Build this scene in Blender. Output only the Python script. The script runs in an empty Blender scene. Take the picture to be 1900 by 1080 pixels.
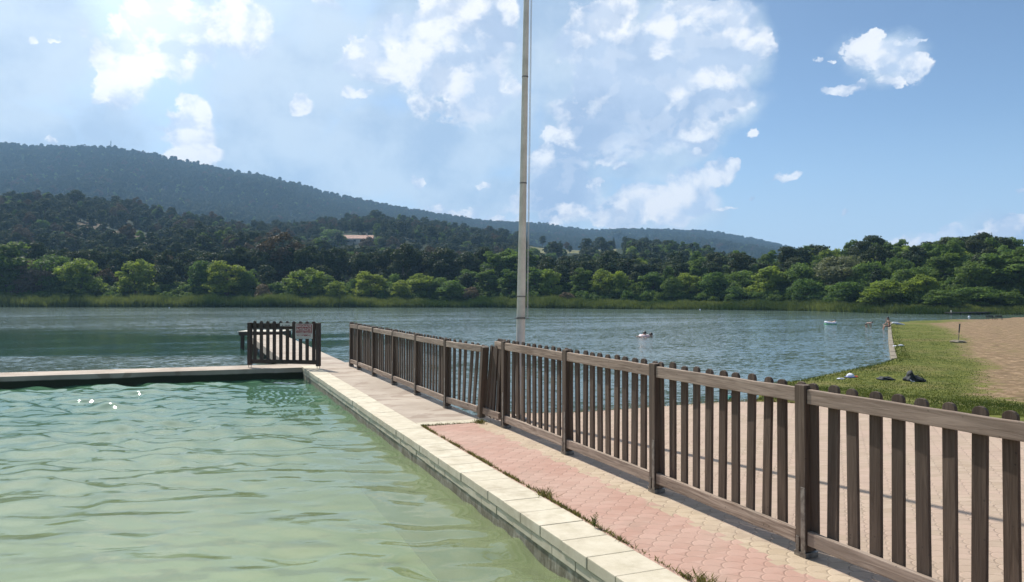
import bpy, bmesh, math, random
import numpy as np
from mathutils import Vector, Matrix
PI = math.pi
random.seed(7)
scn = bpy.context.scene
C = scn.collection

# ------------------------------------------------------------------ camera
F = 1425.0            # focal length in photo pixels (photo 1900 x 1080)
HZ = 548.0            # horizon row
H = 1.606             # eye height above the deck
cam_d = bpy.data.cameras.new('camera'); cam = bpy.data.objects.new('camera', cam_d); C.objects.link(cam)
cam_d.sensor_width = 36.0; cam_d.lens = 36.0 * F / 1900.0
cam_d.clip_start = 0.05; cam_d.clip_end = 12000
cam.location = (0, 0, H)
cam.rotation_euler = (math.radians(90) + math.atan((HZ - 540) / F), 0, 0)
scn.camera = cam

# ------------------------------------------------------------------ light
SUN_AZ, SUN_EL = 36.5, 46.0       # degrees left of straight ahead, height
sdir = Vector((-math.sin(math.radians(SUN_AZ)) * math.cos(math.radians(SUN_EL)),
               math.cos(math.radians(SUN_AZ)) * math.cos(math.radians(SUN_EL)), math.sin(math.radians(SUN_EL))))
sd = bpy.data.lights.new('sun', 'SUN'); sd.energy = 5.0; sd.angle = math.radians(0.53); sd.color = (1.0, 0.95, 0.87)
sun = bpy.data.objects.new('sun', sd); C.objects.link(sun)
sun.rotation_euler = (-sdir).to_track_quat('-Z', 'Y').to_euler(); sun.location = sdir * 50
scn.view_settings.view_transform = 'Standard'; scn.view_settings.look = 'None'
scn.view_settings.exposure = 0.42; scn.view_settings.gamma = 1.0
try:
    scn.cycles.volume_bounces = 1; scn.cycles.max_bounces = 10; scn.cycles.transparent_max_bounces = 12
    scn.cycles.volume_step_rate = 10.0
    scn.cycles.caustics_reflective = False; scn.cycles.caustics_refractive = False
except Exception: pass

# ------------------------------------------------------------------ node helper
class NT:
    def __init__(s, tree): s.t = tree
    def n(s, typ, **kw):
        nd = s.t.nodes.new(typ)
        for k, v in kw.items(): setattr(nd, k, v)
        return nd
    def put(s, sock, v):
        if v is None: return
        if isinstance(v, bpy.types.NodeSocket): s.t.links.new(v, sock)
        elif isinstance(v, (tuple, list)):
            if len(v) == 3 and sock.type == 'RGBA': v = (*v, 1)
            sock.default_value = v
        else:
            if sock.type == 'RGBA': v = (v, v, v, 1)
            sock.default_value = v
    def m(s, op, a, b=None, c=None, clamp=False):
        nd = s.n('ShaderNodeMath', operation=op); nd.use_clamp = clamp
        s.put(nd.inputs[0], a); s.put(nd.inputs[1], b)
        if c is not None: s.put(nd.inputs[2], c)
        return nd.outputs[0]
    def v(s, op, a, b=None, out=0):
        nd = s.n('ShaderNodeVectorMath', operation=op); s.put(nd.inputs[0], a)
        if b is not None:
            if op == 'SCALE': s.put(nd.inputs['Scale'], b)
            else: s.put(nd.inputs[1], b)
        return nd.outputs[out]
    def xyz(s, a):
        nd = s.n('ShaderNodeSeparateXYZ'); s.put(nd.inputs[0], a); return nd.outputs
    def comb(s, x, y, z):
        nd = s.n('ShaderNodeCombineXYZ'); s.put(nd.inputs[0], x); s.put(nd.inputs[1], y); s.put(nd.inputs[2], z); return nd.outputs[0]
    def noise(s, vec, scale, detail=4, rough=0.55, dist=0.0, col=False):
        nd = s.n('ShaderNodeTexNoise'); s.put(nd.inputs['Vector'], vec); nd.inputs['Scale'].default_value = scale
        nd.inputs['Detail'].default_value = detail; nd.inputs['Roughness'].default_value = rough; nd.inputs['Distortion'].default_value = dist
        return nd.outputs['Color' if col else 'Fac']
    def mr(s, val, a, b, c=0.0, d=1.0, smooth=True):
        nd = s.n('ShaderNodeMapRange'); nd.interpolation_type = 'SMOOTHSTEP' if smooth else 'LINEAR'
        s.put(nd.inputs['Value'], val)
        for k, x in zip(('From Min', 'From Max', 'To Min', 'To Max'), (a, b, c, d)): s.put(nd.inputs[k], x)
        return nd.outputs['Result']
    def mix(s, f, a, b, blend='MIX'):
        nd = s.n('ShaderNodeMix', data_type='RGBA', blend_type=blend)
        s.put(nd.inputs[0], f); s.put(nd.inputs[6], a); s.put(nd.inputs[7], b); return nd.outputs[2]
    def bump(s, h, strength=0.5, dist=0.02, normal=None):
        nd = s.n('ShaderNodeBump'); s.put(nd.inputs['Height'], h); s.put(nd.inputs['Strength'], strength); s.put(nd.inputs['Distance'], dist)
        if normal is not None: s.put(nd.inputs['Normal'], normal)
        return nd.outputs[0]

# ------------------------------------------------------------------ sky with clouds
w = bpy.data.worlds.new('World'); scn.world = w; w.use_nodes = True
wt = w.node_tree; wt.nodes.clear(); N = NT(wt)
sky = N.n('ShaderNodeTexSky', sky_type='NISHITA'); sky.sun_disc = False
sky.sun_elevation = math.radians(SUN_EL); sky.sun_rotation = math.radians(-SUN_AZ)
sky.air_density = 1.1; sky.dust_density = 0.9; sky.ozone_density = 1.6; sky.altitude = 300
dirv = N.n('ShaderNodeTexCoord').outputs['Generated']
ds = N.xyz(dirv)
az = N.m('ARCTAN2', ds[0], ds[1]); el = N.m('ARCSINE', ds[2])
ae = N.comb(az, el, 0.0)
def blobset(lst, warp):
    """max over soft ellipses given as (azimuth deg, elevation deg, radius az, radius el, weight)"""
    out = None
    for (a, e, ra, re, wgt) in lst:
        d = N.v('SUBTRACT', warp, (math.radians(a), math.radians(e), 0))
        d = N.v('MULTIPLY', d, (1 / math.radians(ra), 1 / math.radians(re), 0))
        l = N.v('LENGTH', d, out=1)
        o = N.m('MULTIPLY', N.m('SUBTRACT', 1.0, l), wgt)
        o = N.m('MAXIMUM', o, -1.0)
        out = o if out is None else N.m('MAXIMUM', out, o)
    return out
def AE(px, py, rx, ry, wgt=1.0):
    a = math.atan((px - 950) / F); e = math.atan((HZ - py) / F * math.cos(a))
    k = math.degrees(1 / F)
    return (math.degrees(a), math.degrees(e), rx * k * math.cos(a) ** 2, ry * k * math.cos(a), wgt)
dsq = N.v('MULTIPLY', dirv, (1.0, 1.0, 1.25))
wn = N.noise(dsq, 9.0, 6, 0.6, col=True)
warp = N.v('ADD', ae, N.v('SCALE', N.v('SUBTRACT', wn, (0.5, 0.5, 0.5)), 0.075))
bulk = [AE(*b) for b in [
    (20, 60, 170, 130, 1.0), (40, 270, 130, 100, 1.2), (230, 250, 120, 60, .4), (540, 170, 170, 170, .55), (470, 330, 200, 90, .7), (860, 60, 150, 110, 1.2), (850, 160, 120, 80, 1.1), (740, 290, 200, 85, 1.0), (590, 330, 170, 70, .5),
    (930, 230, 120, 90, .8), (1180, 130, 170, 120, 1.4), (1110, 240, 130, 80, 1.4), (1220, 240, 110, 80, 1.2), (1330, 100, 80, 80, 1.2), (1340, 200, 70, 50, .9), (1040, 350, 100, 90, 1.2), (1010, 60, 110, 70, .8), (880, 370, 160, 50, .8),
    (700, 350, 130, 40, .5), (1230, 390, 120, 48, 1.0), (1640, 110, 75, 45, .7), (1715, 458, 110, 30, .9), (1860, 430, 90, 42, 1.0)]]
bulk = [(a, e, ra * 1.12, re * 1.12, w_) for (a, e, ra, re, w_) in bulk]
bulk += [(-75, 24, 26, 10, 1), (70, 20, 22, 7, .8), (120, 30, 25, 12, 1), (-130, 22, 28, 12, 1), (175, 35, 25, 12, .9), (-20, 62, 26, 14, 1), (40, 55, 20, 10, .8)]
white = [AE(*b) for b in [
    (215, 140, 55, 52, 1.5), (260, 100, 60, 50, 1.3), (330, 40, 130, 45, 1.5), (440, 40, 70, 50, 1.5), (270, 60, 80, 40, 1.2), (470, 40, 40, 36, 1.3), (355, 225, 40, 50, 1.3), (355, 285, 66, 26, 1.3),
    (348, 105, 16, 26, .9), (563, 192, 22, 25, .85), (55, 80, 13, 12, .65), (95, 82, 16, 6, .5), (155, 60, 14, 10, .5), (600, 5, 40, 12, .8), (95, 255, 12, 8, .5),
    (675, 95, 45, 30, 1.4), (700, 125, 75, 30, 1.4), (760, 110, 70, 48, 1.4), (820, 40, 60, 70, 1.6), (850, 20, 60, 50, 1.4), (830, 150, 55, 40, 1.2), (660, 174, 36, 11, .75), (790, 195, 50, 22, .6),
    (945, 20, 20, 30, .7), (950, 165, 22, 22, .7), (1085, 70, 45, 22, 1.3), (1120, 40, 55, 40, 1.3), (1150, 10, 40, 30, 1.2), (1225, 45, 35, 40, 1.5), (1280, 15, 50, 26, 1.5), (1340, 30, 50, 36, 1.4), (1375, 50, 34, 34, 1.3),
    (1410, 84, 36, 20, 1.4), (1230, 90, 30, 26, .9), (1330, 145, 42, 26, 1.0), (1350, 190, 56, 20, 1.3), (1260, 185, 30, 22, 1.0), (1310, 205, 40, 24, 1.1), (1290, 245, 38, 16, 1.1), (1297, 276, 13, 8, 1.2),
    (1030, 255, 34, 22, 1.3), (1010, 285, 22, 22, 1.0), (1030, 390, 66, 9, 1.0), (780, 338, 12, 14, 1.2), (893, 350, 18, 8, .9), (1160, 310, 22, 8, .7), (1110, 340, 10, 8, .9), (840, 395, 60, 16, .7),
    (1150, 405, 52, 32, 1.7), (1205, 375, 64, 38, 1.8), (1265, 350, 40, 34, 1.4), (1320, 325, 48, 26, 1.4), (1365, 310, 16, 16, 1.2), (1280, 322, 20, 16, 1.2),
    (1605, 85, 36, 26, 1.3), (1630, 110, 52, 24, 1.3), (1625, 62, 20, 14, 1.1), (1695, 122, 40, 20, 1.3), (1692, 77, 30, 8, 1.1), (1565, 164, 52, 11, 1.3), (1655, 155, 26, 9, 1.2), (1522, 110, 8, 6, .55), (1546, 108, 9, 4, .5),
    (1395, 248, 19, 12, .8), (1465, 324, 26, 11, .6), (1395, 366, 9, 6, .5), (1566, 395, 9, 6, .55), (1350, 384, 20, 4, .6), (1895, 361, 14, 5, .9),
    (1720, 455, 78, 20, 1.1), (1760, 430, 36, 20, 1.1), (1850, 440, 72, 28, 1.3), (1885, 422, 44, 20, 1.2), (300, 296, 50, 12, .7), (950, 410, 120, 9, .8), (1120, 300, 30, 9, .4)]]
white += [(-70, 30, 20, 8, 1), (75, 22, 16, 5, 1), (115, 34, 18, 9, 1), (-125, 28, 22, 9, 1), (170, 38, 18, 9, 1), (-30, 64, 22, 10, 1), (35, 57, 16, 7, 1)]
Db = blobset(bulk, warp)
n1 = N.noise(dsq, 6.0, 8, 0.58)
ab = N.mr(N.m('ADD', Db, N.m('MULTIPLY', N.m('SUBTRACT', n1, 0.5), 1.7)), -0.22, 0.34)
warp2 = N.v('ADD', ae, N.v('SCALE', N.v('SUBTRACT', N.noise(dsq, 24.0, 9, 0.62, col=True), (0.5, 0.5, 0.5)), 0.046))
Dw = blobset(white, warp2)
n2 = N.noise(dsq, 24.0, 10, 0.60)
nb1 = N.noise(dsq, 15.0, 7, 0.58, 0.3); nb2 = N.noise(N.v('ADD', dsq, (-0.014, 0.0, 0.018)), 15.0, 5, 0.58, 0.3)
lit = N.mr(N.m('SUBTRACT', nb1, nb2), -0.10, 0.09)
glow = N.v('DOT_PRODUCT', dirv, tuple(sdir), out=1)
gp = N.m('MAXIMUM', glow, 0.0)
gl = N.m('MULTIPLY', N.m('POWER', gp, 6.0), 1.5, clamp=True)
K = 0.79
def k3(c): return tuple(x * K for x in c)
SK = 0.083
sk = N.v('MULTIPLY', N.v('SCALE', sky.outputs[0], SK), (0.86, 0.97, 1.12))
sk = N.v('SCALE', sk, N.mr(el, 0.10, 0.42, 1.0, 0.80))
sk = N.mix(N.mr(el, 0.0, 0.22, 0.80, 0.0), sk, k3((0.49, 0.67, 0.92)))
sk = N.mix(N.m('MULTIPLY', gl, 0.85, clamp=True), sk, k3((0.60, 0.83, 1.02)))
n1b = N.noise(dsq, 8.0, 8, 0.6)
bulkc = N.mix(N.mr(n1b, 0.36, 0.64), k3((0.40, 0.54, 0.73)), k3((0.64, 0.76, 0.88)))
bulkc = N.mix(N.m('MULTIPLY', gl, 0.35, clamp=True), bulkc, k3((0.66, 0.78, 0.93)))
c1 = N.mix(N.m('MULTIPLY', ab, 0.86), sk, bulkc)
dense = [AE(*q) for q in [(1280, 90, 135, 95, 1.2), (1180, 130, 150, 100, 1.1), (1110, 90, 80, 80, 1.0), (1220, 215, 140, 80, 1.1), (1330, 180, 75, 50, 1.0), (1120, 240, 110, 70, .9), (1380, 85, 60, 34, 1.0), (1290, 255, 50, 30, .9),
    (800, 90, 120, 90, 1.1), (870, 150, 80, 90, 1.0), (720, 115, 80, 40, 1.0), (900, 60, 70, 70, .9), (1235, 375, 105, 45, 1.1), (1160, 395, 60, 40, 1.0), (1320, 325, 50, 30, 1.0), (1040, 300, 60, 60, 1.0), (1030, 370, 90, 50, .7),
    (1640, 108, 66, 40, 1.0), (1690, 128, 46, 26, 1.0), (300, 70, 120, 80, 1.0), (230, 140, 60, 55, 1.0), (430, 50, 80, 60, 1.0), (350, 255, 55, 60, 1.0), (1860, 440, 80, 34, .8), (1725, 458, 80, 24, .7)]]
dense += [(-14, 33, 18, 7, 1.0), (4, 38, 16, 7, 1.0), (-30, 44, 12, 8, 1.0), (-70, 30, 20, 8, 1), (75, 22, 16, 5, 1), (115, 34, 18, 9, 1), (-125, 28, 22, 9, 1), (170, 38, 18, 9, 1), (40, 57, 16, 7, 1)]  # leading entries: unseen clouds added to brighten the pool's reflections
Dd = blobset(dense, warp2)
DD = N.m('MAXIMUM', Dd, Dw)
dfl = N.m('ADD', DD, N.m('MULTIPLY', N.m('SUBTRACT', n2, 0.5), 1.45))
ad = N.mr(dfl, -0.04, 0.24)
edge = N.mr(dfl, 0.08, 0.50, 1.0, 0.0)
wm = N.mr(N.m('ADD', Dw, N.m('MULTIPLY', N.m('SUBTRACT', nb1, 0.5), 1.3)), -0.25, 0.70)
whit = N.m('ADD', N.m('ADD', N.m('MULTIPLY', wm, 0.74), N.m('MULTIPLY', lit, 0.66)), N.m('SUBTRACT', N.m('MULTIPLY', edge, 0.34), 0.46), clamp=True)
lowp = N.mr(el, 0.02, 0.20, 1.0, 0.0)
grey = N.mix(N.mr(n1b, 0.36, 0.64), k3((0.37, 0.49, 0.71)), k3((0.54, 0.66, 0.86)))
grey = N.mix(N.m('MULTIPLY', gl, 0.60, clamp=True), grey, k3((0.74, 0.84, 0.96)))
wht = N.mix(N.m('MULTIPLY', lowp, 0.5), k3((1.04, 1.04, 1.05)), k3((1.0, 0.92, 0.91)))
wht = N.mix(N.m('MULTIPLY', gl, 0.7, clamp=True), wht, k3((1.06, 1.06, 1.07)))
cc = N.mix(whit, grey, wht)
c2 = N.mix(N.m('MULTIPLY', ad, N.mr(whit, 0.0, 0.6, 0.78, 0.95)), c1, cc)
hz = N.mr(el, 0.0, 0.16, 0.22, 0.0)
c2 = N.mix(hz, c2, k3((0.49, 0.67, 0.92)))
aur = N.m('MULTIPLY', N.m('MULTIPLY', N.m('POWER', gp, 15.0), 2.0), N.m('SUBTRACT', 1.0, N.m('MULTIPLY', ab, 0.65)))
c2 = N.v('ADD', c2, N.v('SCALE', (1.0, 0.99, 0.97), aur))
bgd = N.n('ShaderNodeBackground'); N.put(bgd.inputs['Color'], c2); bgd.inputs['Strength'].default_value = 1.0
wo = N.n('ShaderNodeOutputWorld'); wt.links.new(bgd.outputs[0], wo.inputs[0])
try: w.cycles.sampling_method = 'MANUAL'; w.cycles.sample_map_resolution = 512
except Exception: pass

# ------------------------------------------------------------------ materials
def mat(name):
    m = bpy.data.materials.new(name); m.use_nodes = True; t = m.node_tree; t.nodes.clear()
    n = NT(t); out = n.n('ShaderNodeOutputMaterial'); return m, n, out
def principled(n, out, col, rough=0.7, normal=None, spec=0.4, **kw):
    b = n.n('ShaderNodeBsdfPrincipled'); n.put(b.inputs['Base Color'], col); n.put(b.inputs['Roughness'], rough)
    n.put(b.inputs['Specular IOR Level'], spec)
    if normal is not None: n.put(b.inputs['Normal'], normal)
    for k, v in kw.items(): n.put(b.inputs[k], v)
    n.t.links.new(b.outputs[0], out.inputs[0]); return b
def simple(name, c1, c2=None, scale=12, rough=0.6, bump=0.0, metallic=0.0, spec=0.4):
    m, n, out = mat(name); tc = n.n('ShaderNodeTexCoord').outputs['Object']
    c2 = c2 or tuple(x * 0.75 for x in c1); f = n.noise(tc, scale, 5, 0.6)
    nm = n.bump(f, bump, 0.01) if bump else None
    principled(n, out, n.mix(n.mr(f, 0.35, 0.65), c2, c1), rough, nm, spec, Metallic=metallic); return m
def wood(name, dark, light, axis, pale=0.0):
    """weathered softwood, grain along the given local axis (0,1,2)"""
    m, n, out = mat(name); tc = n.n('ShaderNodeTexCoord').outputs['Object']
    rnd = n.n('ShaderNodeObjectInfo').outputs['Random']
    sc = [26.0, 26.0, 26.0]; sc[axis] = 1.5
    p = n.v('ADD', n.v('MULTIPLY', tc, tuple(sc)), n.v('SCALE', (7.3, 3.1, 9.7), n.m('MULTIPLY', rnd, 20.0)))
    g = n.noise(p, 1.6, 7, 0.62, 1.2); g2 = n.noise(p, 0.35, 4, 0.6, 1.5)
    kn = n.n('ShaderNodeTexVoronoi'); sc2 = [9.0, 9.0, 9.0]; sc2[axis] = 3.4
    n.put(kn.inputs['Vector'], n.v('MULTIPLY', tc, tuple(sc2))); kn.inputs['Scale'].default_value = 1.0
    knot = n.mr(kn.outputs['Distance'], 0.05, 0.16, 1.0, 0.0)
    c = n.mix(n.mr(g, 0.3, 0.7), dark, light)
    c = n.mix(n.mr(g2, 0.4, 0.7, 0, 0.6), c, tuple(x * 0.55 for x in dark))
    c = n.mix(n.m('MULTIPLY', knot, 0.75), c, tuple(x * 0.35 for x in dark))
    sp = n.n('ShaderNodeTexVoronoi'); n.put(sp.inputs['Vector'], n.v('ADD', tc, n.v('SCALE', (1.3, 2.1, .7), rnd))); sp.inputs['Scale'].default_value = 17.0
    c = n.mix(n.mr(sp.outputs['Distance'], 0.05, 0.12, 0.8, 0.0), c, (0.025, 0.018, 0.014))
    gr = n.noise(tc, 2.2, 4, 0.6)
    c = n.mix(n.mr(gr, 0.5, 0.72, 0, 0.25), c, (0.08, 0.085, 0.06))
    c = n.mix(n.m('MULTIPLY', n.m('FRACT', n.m('MULTIPLY', rnd, 37.0)), 0.50), c, tuple(0.45 * x + 0.02 for x in light)); c = n.mix(n.m('MULTIPLY', n.m('FRACT', n.m('MULTIPLY', rnd, 91.0)), 0.40), c, tuple(x * 0.8 for x in dark))
    nm = n.bump(n.m('ADD', g, n.m('MULTIPLY', knot, -0.4)), 0.55, 0.004)
    principled(n, out, c, 0.78, nm, 0.25); return m
M = {}
M['post'] = wood('post_wood', (0.068, 0.046, 0.032), (0.185, 0.138, 0.102), 2)
M['picket'] = wood('picket_wood', (0.060, 0.039, 0.026), (0.165, 0.120, 0.087), 2)
M['rail'] = wood('rail_wood', (0.18, 0.125, 0.09), (0.52, 0.41, 0.325), 1)
M['gate'] = wood('gate_wood', (0.055, 0.034, 0.026), (0.13, 0.09, 0.07), 2)
M['gate_rail'] = wood('gate_rail_wood', (0.055, 0.034, 0.026), (0.13, 0.09, 0.07), 0)
M['metal'] = simple('galvanised_metal', (0.26, 0.24, 0.21), (0.13, 0.11, 0.095), 20, 0.5, 0.1, 0.6)
M['dark'] = simple('black_metal', (0.03, 0.03, 0.032), None, 10, 0.5)
M['bark'] = simple('bark', (0.14, 0.11, 0.085), (0.06, 0.045, 0.035), 6, 0.9, 0.6)
M['palebark'] = simple('pale_bark', (0.22, 0.19, 0.15), (0.10, 0.085, 0.07), 6, 0.9, 0.6)

def coping_mat():
    m, n, out = mat('coping_stone'); tc = n.n('ShaderNodeTexCoord').outputs['Object']; s = n.xyz(tc)
    stone = n.n('ShaderNodeTexWhiteNoise'); n.put(stone.inputs['Vector'], n.comb(0.0, n.m('FLOOR', n.m('DIVIDE', s[1], 0.345)), 0.0))
    f1 = n.noise(tc, 7, 7, 0.65); f2 = n.noise(tc, 90, 3, 0.6)
    c = n.mix(n.mr(f1, 0.3, 0.7), (0.46, 0.41, 0.305), (0.59, 0.535, 0.425))
    c = n.mix(n.m('MULTIPLY', stone.outputs['Value'], 0.40), c, (0.46, 0.40, 0.30)); c = n.mix(n.mr(n.noise(tc, 2.4, 7, 0.72), 0.50, 0.68, 0, 0.55), c, (0.33, 0.28, 0.20))
    c = n.mix(n.mr(f2, 0.62, 0.72, 0, 0.3), c, (0.30, 0.26, 0.19))
    principled(n, out, c, 0.85, n.bump(n.m('ADD', f1, n.m('MULTIPLY', f2, 0.3)), 0.35, 0.006), 0.25); return m
M['coping'] = coping_mat()
def poolwall_mat():
    m, n, out = mat('pool_wall_render'); tc = n.n('ShaderNodeTexCoord').outputs['Object']; s = n.xyz(tc)
    f = n.noise(tc, 5, 7, 0.7); f2 = n.noise(n.v('MULTIPLY', tc, (1, 1, .35)), 22, 5, 0.7)
    c = n.mix(n.mr(f, 0.35, 0.65), (0.30, 0.28, 0.22), (0.50, 0.47, 0.40))
    zz = n.m('ADD', s[2], n.m('MULTIPLY', n.m('SUBTRACT', f, 0.5), 0.16))
    c = n.mix(n.m('MULTIPLY', n.mr(zz, -0.20, -0.09, 1.0, 0.0), n.mr(f2, 0.3, 0.6, 0.35, 0.9)), c, (0.12, 0.105, 0.07))
    c = n.mix(n.mr(s[2], -0.34, -0.25, 0.9, 0.0), c, (0.16, 0.19, 0.07))
    principled(n, out, c, 0.9, n.bump(f2, 0.5, 0.01), 0.2); return m
M['poolwall'] = poolwall_mat()
def poolfloor_mat():
    m, n, out = mat('pool_floor_render'); tc = n.n('ShaderNodeTexCoord').outputs['Object']; s = n.xyz(tc)
    f = n.noise(tc, 0.5, 6, 0.6); near = n.mr(n.m('ADD', s[0], n.m('MULTIPLY', n.m('SUBTRACT', f, 0.5), 1.6)), 0.9, 2.1)
    c = n.mix(n.mr(f, 0.35, 0.7), (0.50, 0.53, 0.36), (0.72, 0.70, 0.50))
    c = n.mix(n.m('MULTIPLY', near, 0.75), c, (0.24, 0.29, 0.08))
    principled(n, out, c, 0.9, None, 0.1); return m
M['poolfloor'] = poolfloor_mat()
def concrete_mat(dark_base=False):
    m, n, out = mat('walkway_concrete'); tc = n.n('ShaderNodeTexCoord').outputs['Object']; s = n.xyz(tc)
    f = n.noise(tc, 1.1, 7, 0.6); f2 = n.noise(tc, 60, 4, 0.7); st = n.noise(n.v('MULTIPLY', tc, (0.9, 1.5, 1)), 1.5, 6, 0.6, 0.5)
    c = n.mix(n.mr(f, 0.3, 0.7), (0.31, 0.25, 0.195), (0.44, 0.37, 0.30))
    c = n.mix(n.mr(f2, 0.35, 0.65, 0, 0.3), c, (0.30, 0.25, 0.20))
    c = n.mix(n.mr(st, 0.53, 0.60, 0, 0.60), c, (0.22, 0.16, 0.12))
    jt = n.m('ABSOLUTE', n.m('SUBTRACT', n.m('FRACT', n.m('DIVIDE', s[1], 2.6)), 0.5))
    c = n.mix(n.mr(jt, 0.0, 0.006, 0.5, 0.0), c, (0.15, 0.12, 0.10))
    if dark_base:
        c = n.mix(n.mr(n.m('ADD', s[2], n.m('MULTIPLY', n.m('SUBTRACT', f, 0.5), 0.05)), -0.115, -0.085, 1.0, 0.0), c, n.mix(f2, (0.012, 0.016, 0.008), (0.045, 0.05, 0.028)))  # side faces turn greenish black towards the bottom
    principled(n, out, c, 0.85, n.bump(f2, 0.3, 0.004), 0.25); return m
M['concrete'] = concrete_mat()
M['darkbase_wall'] = concrete_mat(True)
def paver_mat(name, near):
    m, n, out = mat(name); tc = n.n('ShaderNodeTexCoord').outputs['Object']; s = n.xyz(tc)
    L = 0.165
    wob = n.noise(tc, 9, 3, 0.5, col=True)
    p = n.v('ADD', tc, n.v('SCALE', n.v('SUBTRACT', wob, (0.5, 0.5, 0.5)), 0.012)); q = n.xyz(p)
    y = n.m('DIVIDE', q[1], L * 0.5); k = n.m('FLOOR', y); yl = n.m('MULTIPLY', n.m('FRACT', y), 0.5)
    off = n.m('MULTIPLY', n.m('FLOORED_MODULO', k, 2.0), 0.5)
    x = n.m('ADD', n.m('DIVIDE', q[0], L), off); ix = n.m('FLOOR', x); xl = n.m('SUBTRACT', n.m('SUBTRACT', x, ix), 0.5)
    r = n.m('SQRT', n.m('ADD', n.m('MULTIPLY', xl, xl), n.m('MULTIPLY', yl, yl)))
    inside = n.m('LESS_THAN', r, 0.5)
    joint = n.m('ABSOLUTE', n.m('SUBTRACT', r, 0.497))
    # id of the scale the point is in
    idx = n.m('ADD', ix, n.m('MULTIPLY', n.m('SUBTRACT', 1.0, inside), n.m('ADD', 0.5, n.m('MULTIPLY', n.m('SIGN', xl), 0.5))))
    idx = n.m('ADD', idx, n.m('MULTIPLY', n.m('SUBTRACT', 1.0, inside), n.m('SUBTRACT', 0.0, 0.25)))
    idy = n.m('ADD', k, n.m('SUBTRACT', 1.0, inside))
    wn_ = n.n('ShaderNodeTexWhiteNoise'); n.put(wn_.inputs['Vector'], n.comb(n.m('ROUND', n.m('MULTIPLY', n.m('SUBTRACT', idx, off), 2.0)), idy, 0.0))
    rnd = wn_.outputs['Value']
    f = n.noise(tc, 1.3, 6, 0.6); f2 = n.noise(tc, 70, 4, 0.65)
    cream = n.mix(rnd, (0.38, 0.295, 0.20), (0.47, 0.375, 0.265)); pink = n.mix(rnd, (0.37, 0.215, 0.165), (0.43, 0.265, 0.21))
    if near:
        edge = n.m('ADD', 3.25, n.m('MULTIPLY', n.m('SUBTRACT', rnd, 0.5), 0.12))
        c = n.mix(n.m('GREATER_THAN', s[0], edge), pink, cream)
    else:
        c = n.mix(n.mr(n.m('ADD', f, n.m('MULTIPLY', rnd, 0.15)), 0.45, 0.75, 0.15, 0.6), n.mix(rnd, (0.33, 0.255, 0.18), (0.43, 0.345, 0.26)), (0.36, 0.23, 0.175))
    c = n.mix(n.mr(f, 0.35, 0.75, 0.0, 0.35), c, (0.48, 0.38, 0.31))
    c = n.mix(n.mr(f2, 0.4, 0.7, 0, 0.22), c, (0.30, 0.22, 0.17)); c = n.mix(n.mr(n.noise(tc, 2.7, 6, 0.7), 0.50, 0.66, 0, 0.38), c, (0.30, 0.22, 0.17))
    jw = n.mr(joint, 0.006, 0.030, 0.62, 0.0)
    jv = n.m('MULTIPLY', jw, n.mr(n.noise(tc, 4, 4, 0.6), 0.35, 0.6, 0.15, 1.0))
    c = n.mix(jv, c, (0.17, 0.12, 0.085))
    hgt = n.m('ADD', n.m('MULTIPLY', n.mr(joint, 0.0, 0.06), 0.6), n.m('ADD', n.m('MULTIPLY', f2, 0.12), n.m('MULTIPLY', rnd, 0.12)))
    principled(n, out, c, 0.85, n.bump(hgt, 0.6, 0.006), 0.25); return m
M['paver'] = paver_mat('scallop_pavers_pink', True); M['terrace'] = paver_mat('scallop_pavers_beige', False)

def poolwater_mat():
    m, n, out = mat('pool_water'); tc = n.n('ShaderNodeTexCoord').outputs['Object']
    s = n.xyz(tc)
    f = n.noise(n.v('MULTIPLY', tc, (1.0, 2.0, 1)), 3.0, 4, 0.5, 0.6)
    nm = n.bump(f, 0.08, 0.05)
    tr = n.n('ShaderNodeBsdfTransparent'); tr.inputs[0].default_value = (0.82, 0.93, 0.80, 1)
    df = n.n('ShaderNodeBsdfDiffuse'); n.put(df.inputs[0], n.mix(n.mr(s[1], 5.0, 15.5), (0.265, 0.32, 0.165), (0.068, 0.160, 0.090)))
    turb = n.mr(s[1], 4.0, 15.0, 0.50, 0.84)
    mx = n.n('ShaderNodeMixShader'); n.put(mx.inputs[0], turb); n.t.links.new(tr.outputs[0], mx.inputs[1]); n.t.links.new(df.outputs[0], mx.inputs[2])
    gl_ = n.n('ShaderNodeBsdfGlossy'); gl_.inputs['Color'].default_value = (1, 1, 1, 1); gl_.inputs['Roughness'].default_value = 0.025; n.put(gl_.inputs['Normal'], nm)
    fr = n.n('ShaderNodeFresnel'); fr.inputs['IOR'].default_value = 1.34; n.put(fr.inputs['Normal'], nm)
    m2 = n.n('ShaderNodeMixShader'); n.put(m2.inputs[0], fr.outputs[0]); n.t.links.new(mx.outputs[0], m2.inputs[1]); n.t.links.new(gl_.outputs[0], m2.inputs[2])
    n.t.links.new(m2.outputs[0], out.inputs[0]); return m
M['poolwater'] = poolwater_mat()
cR_, sR_ = math.cos(math.atan2(588, F)), math.sin(math.atan2(588, F))
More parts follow.
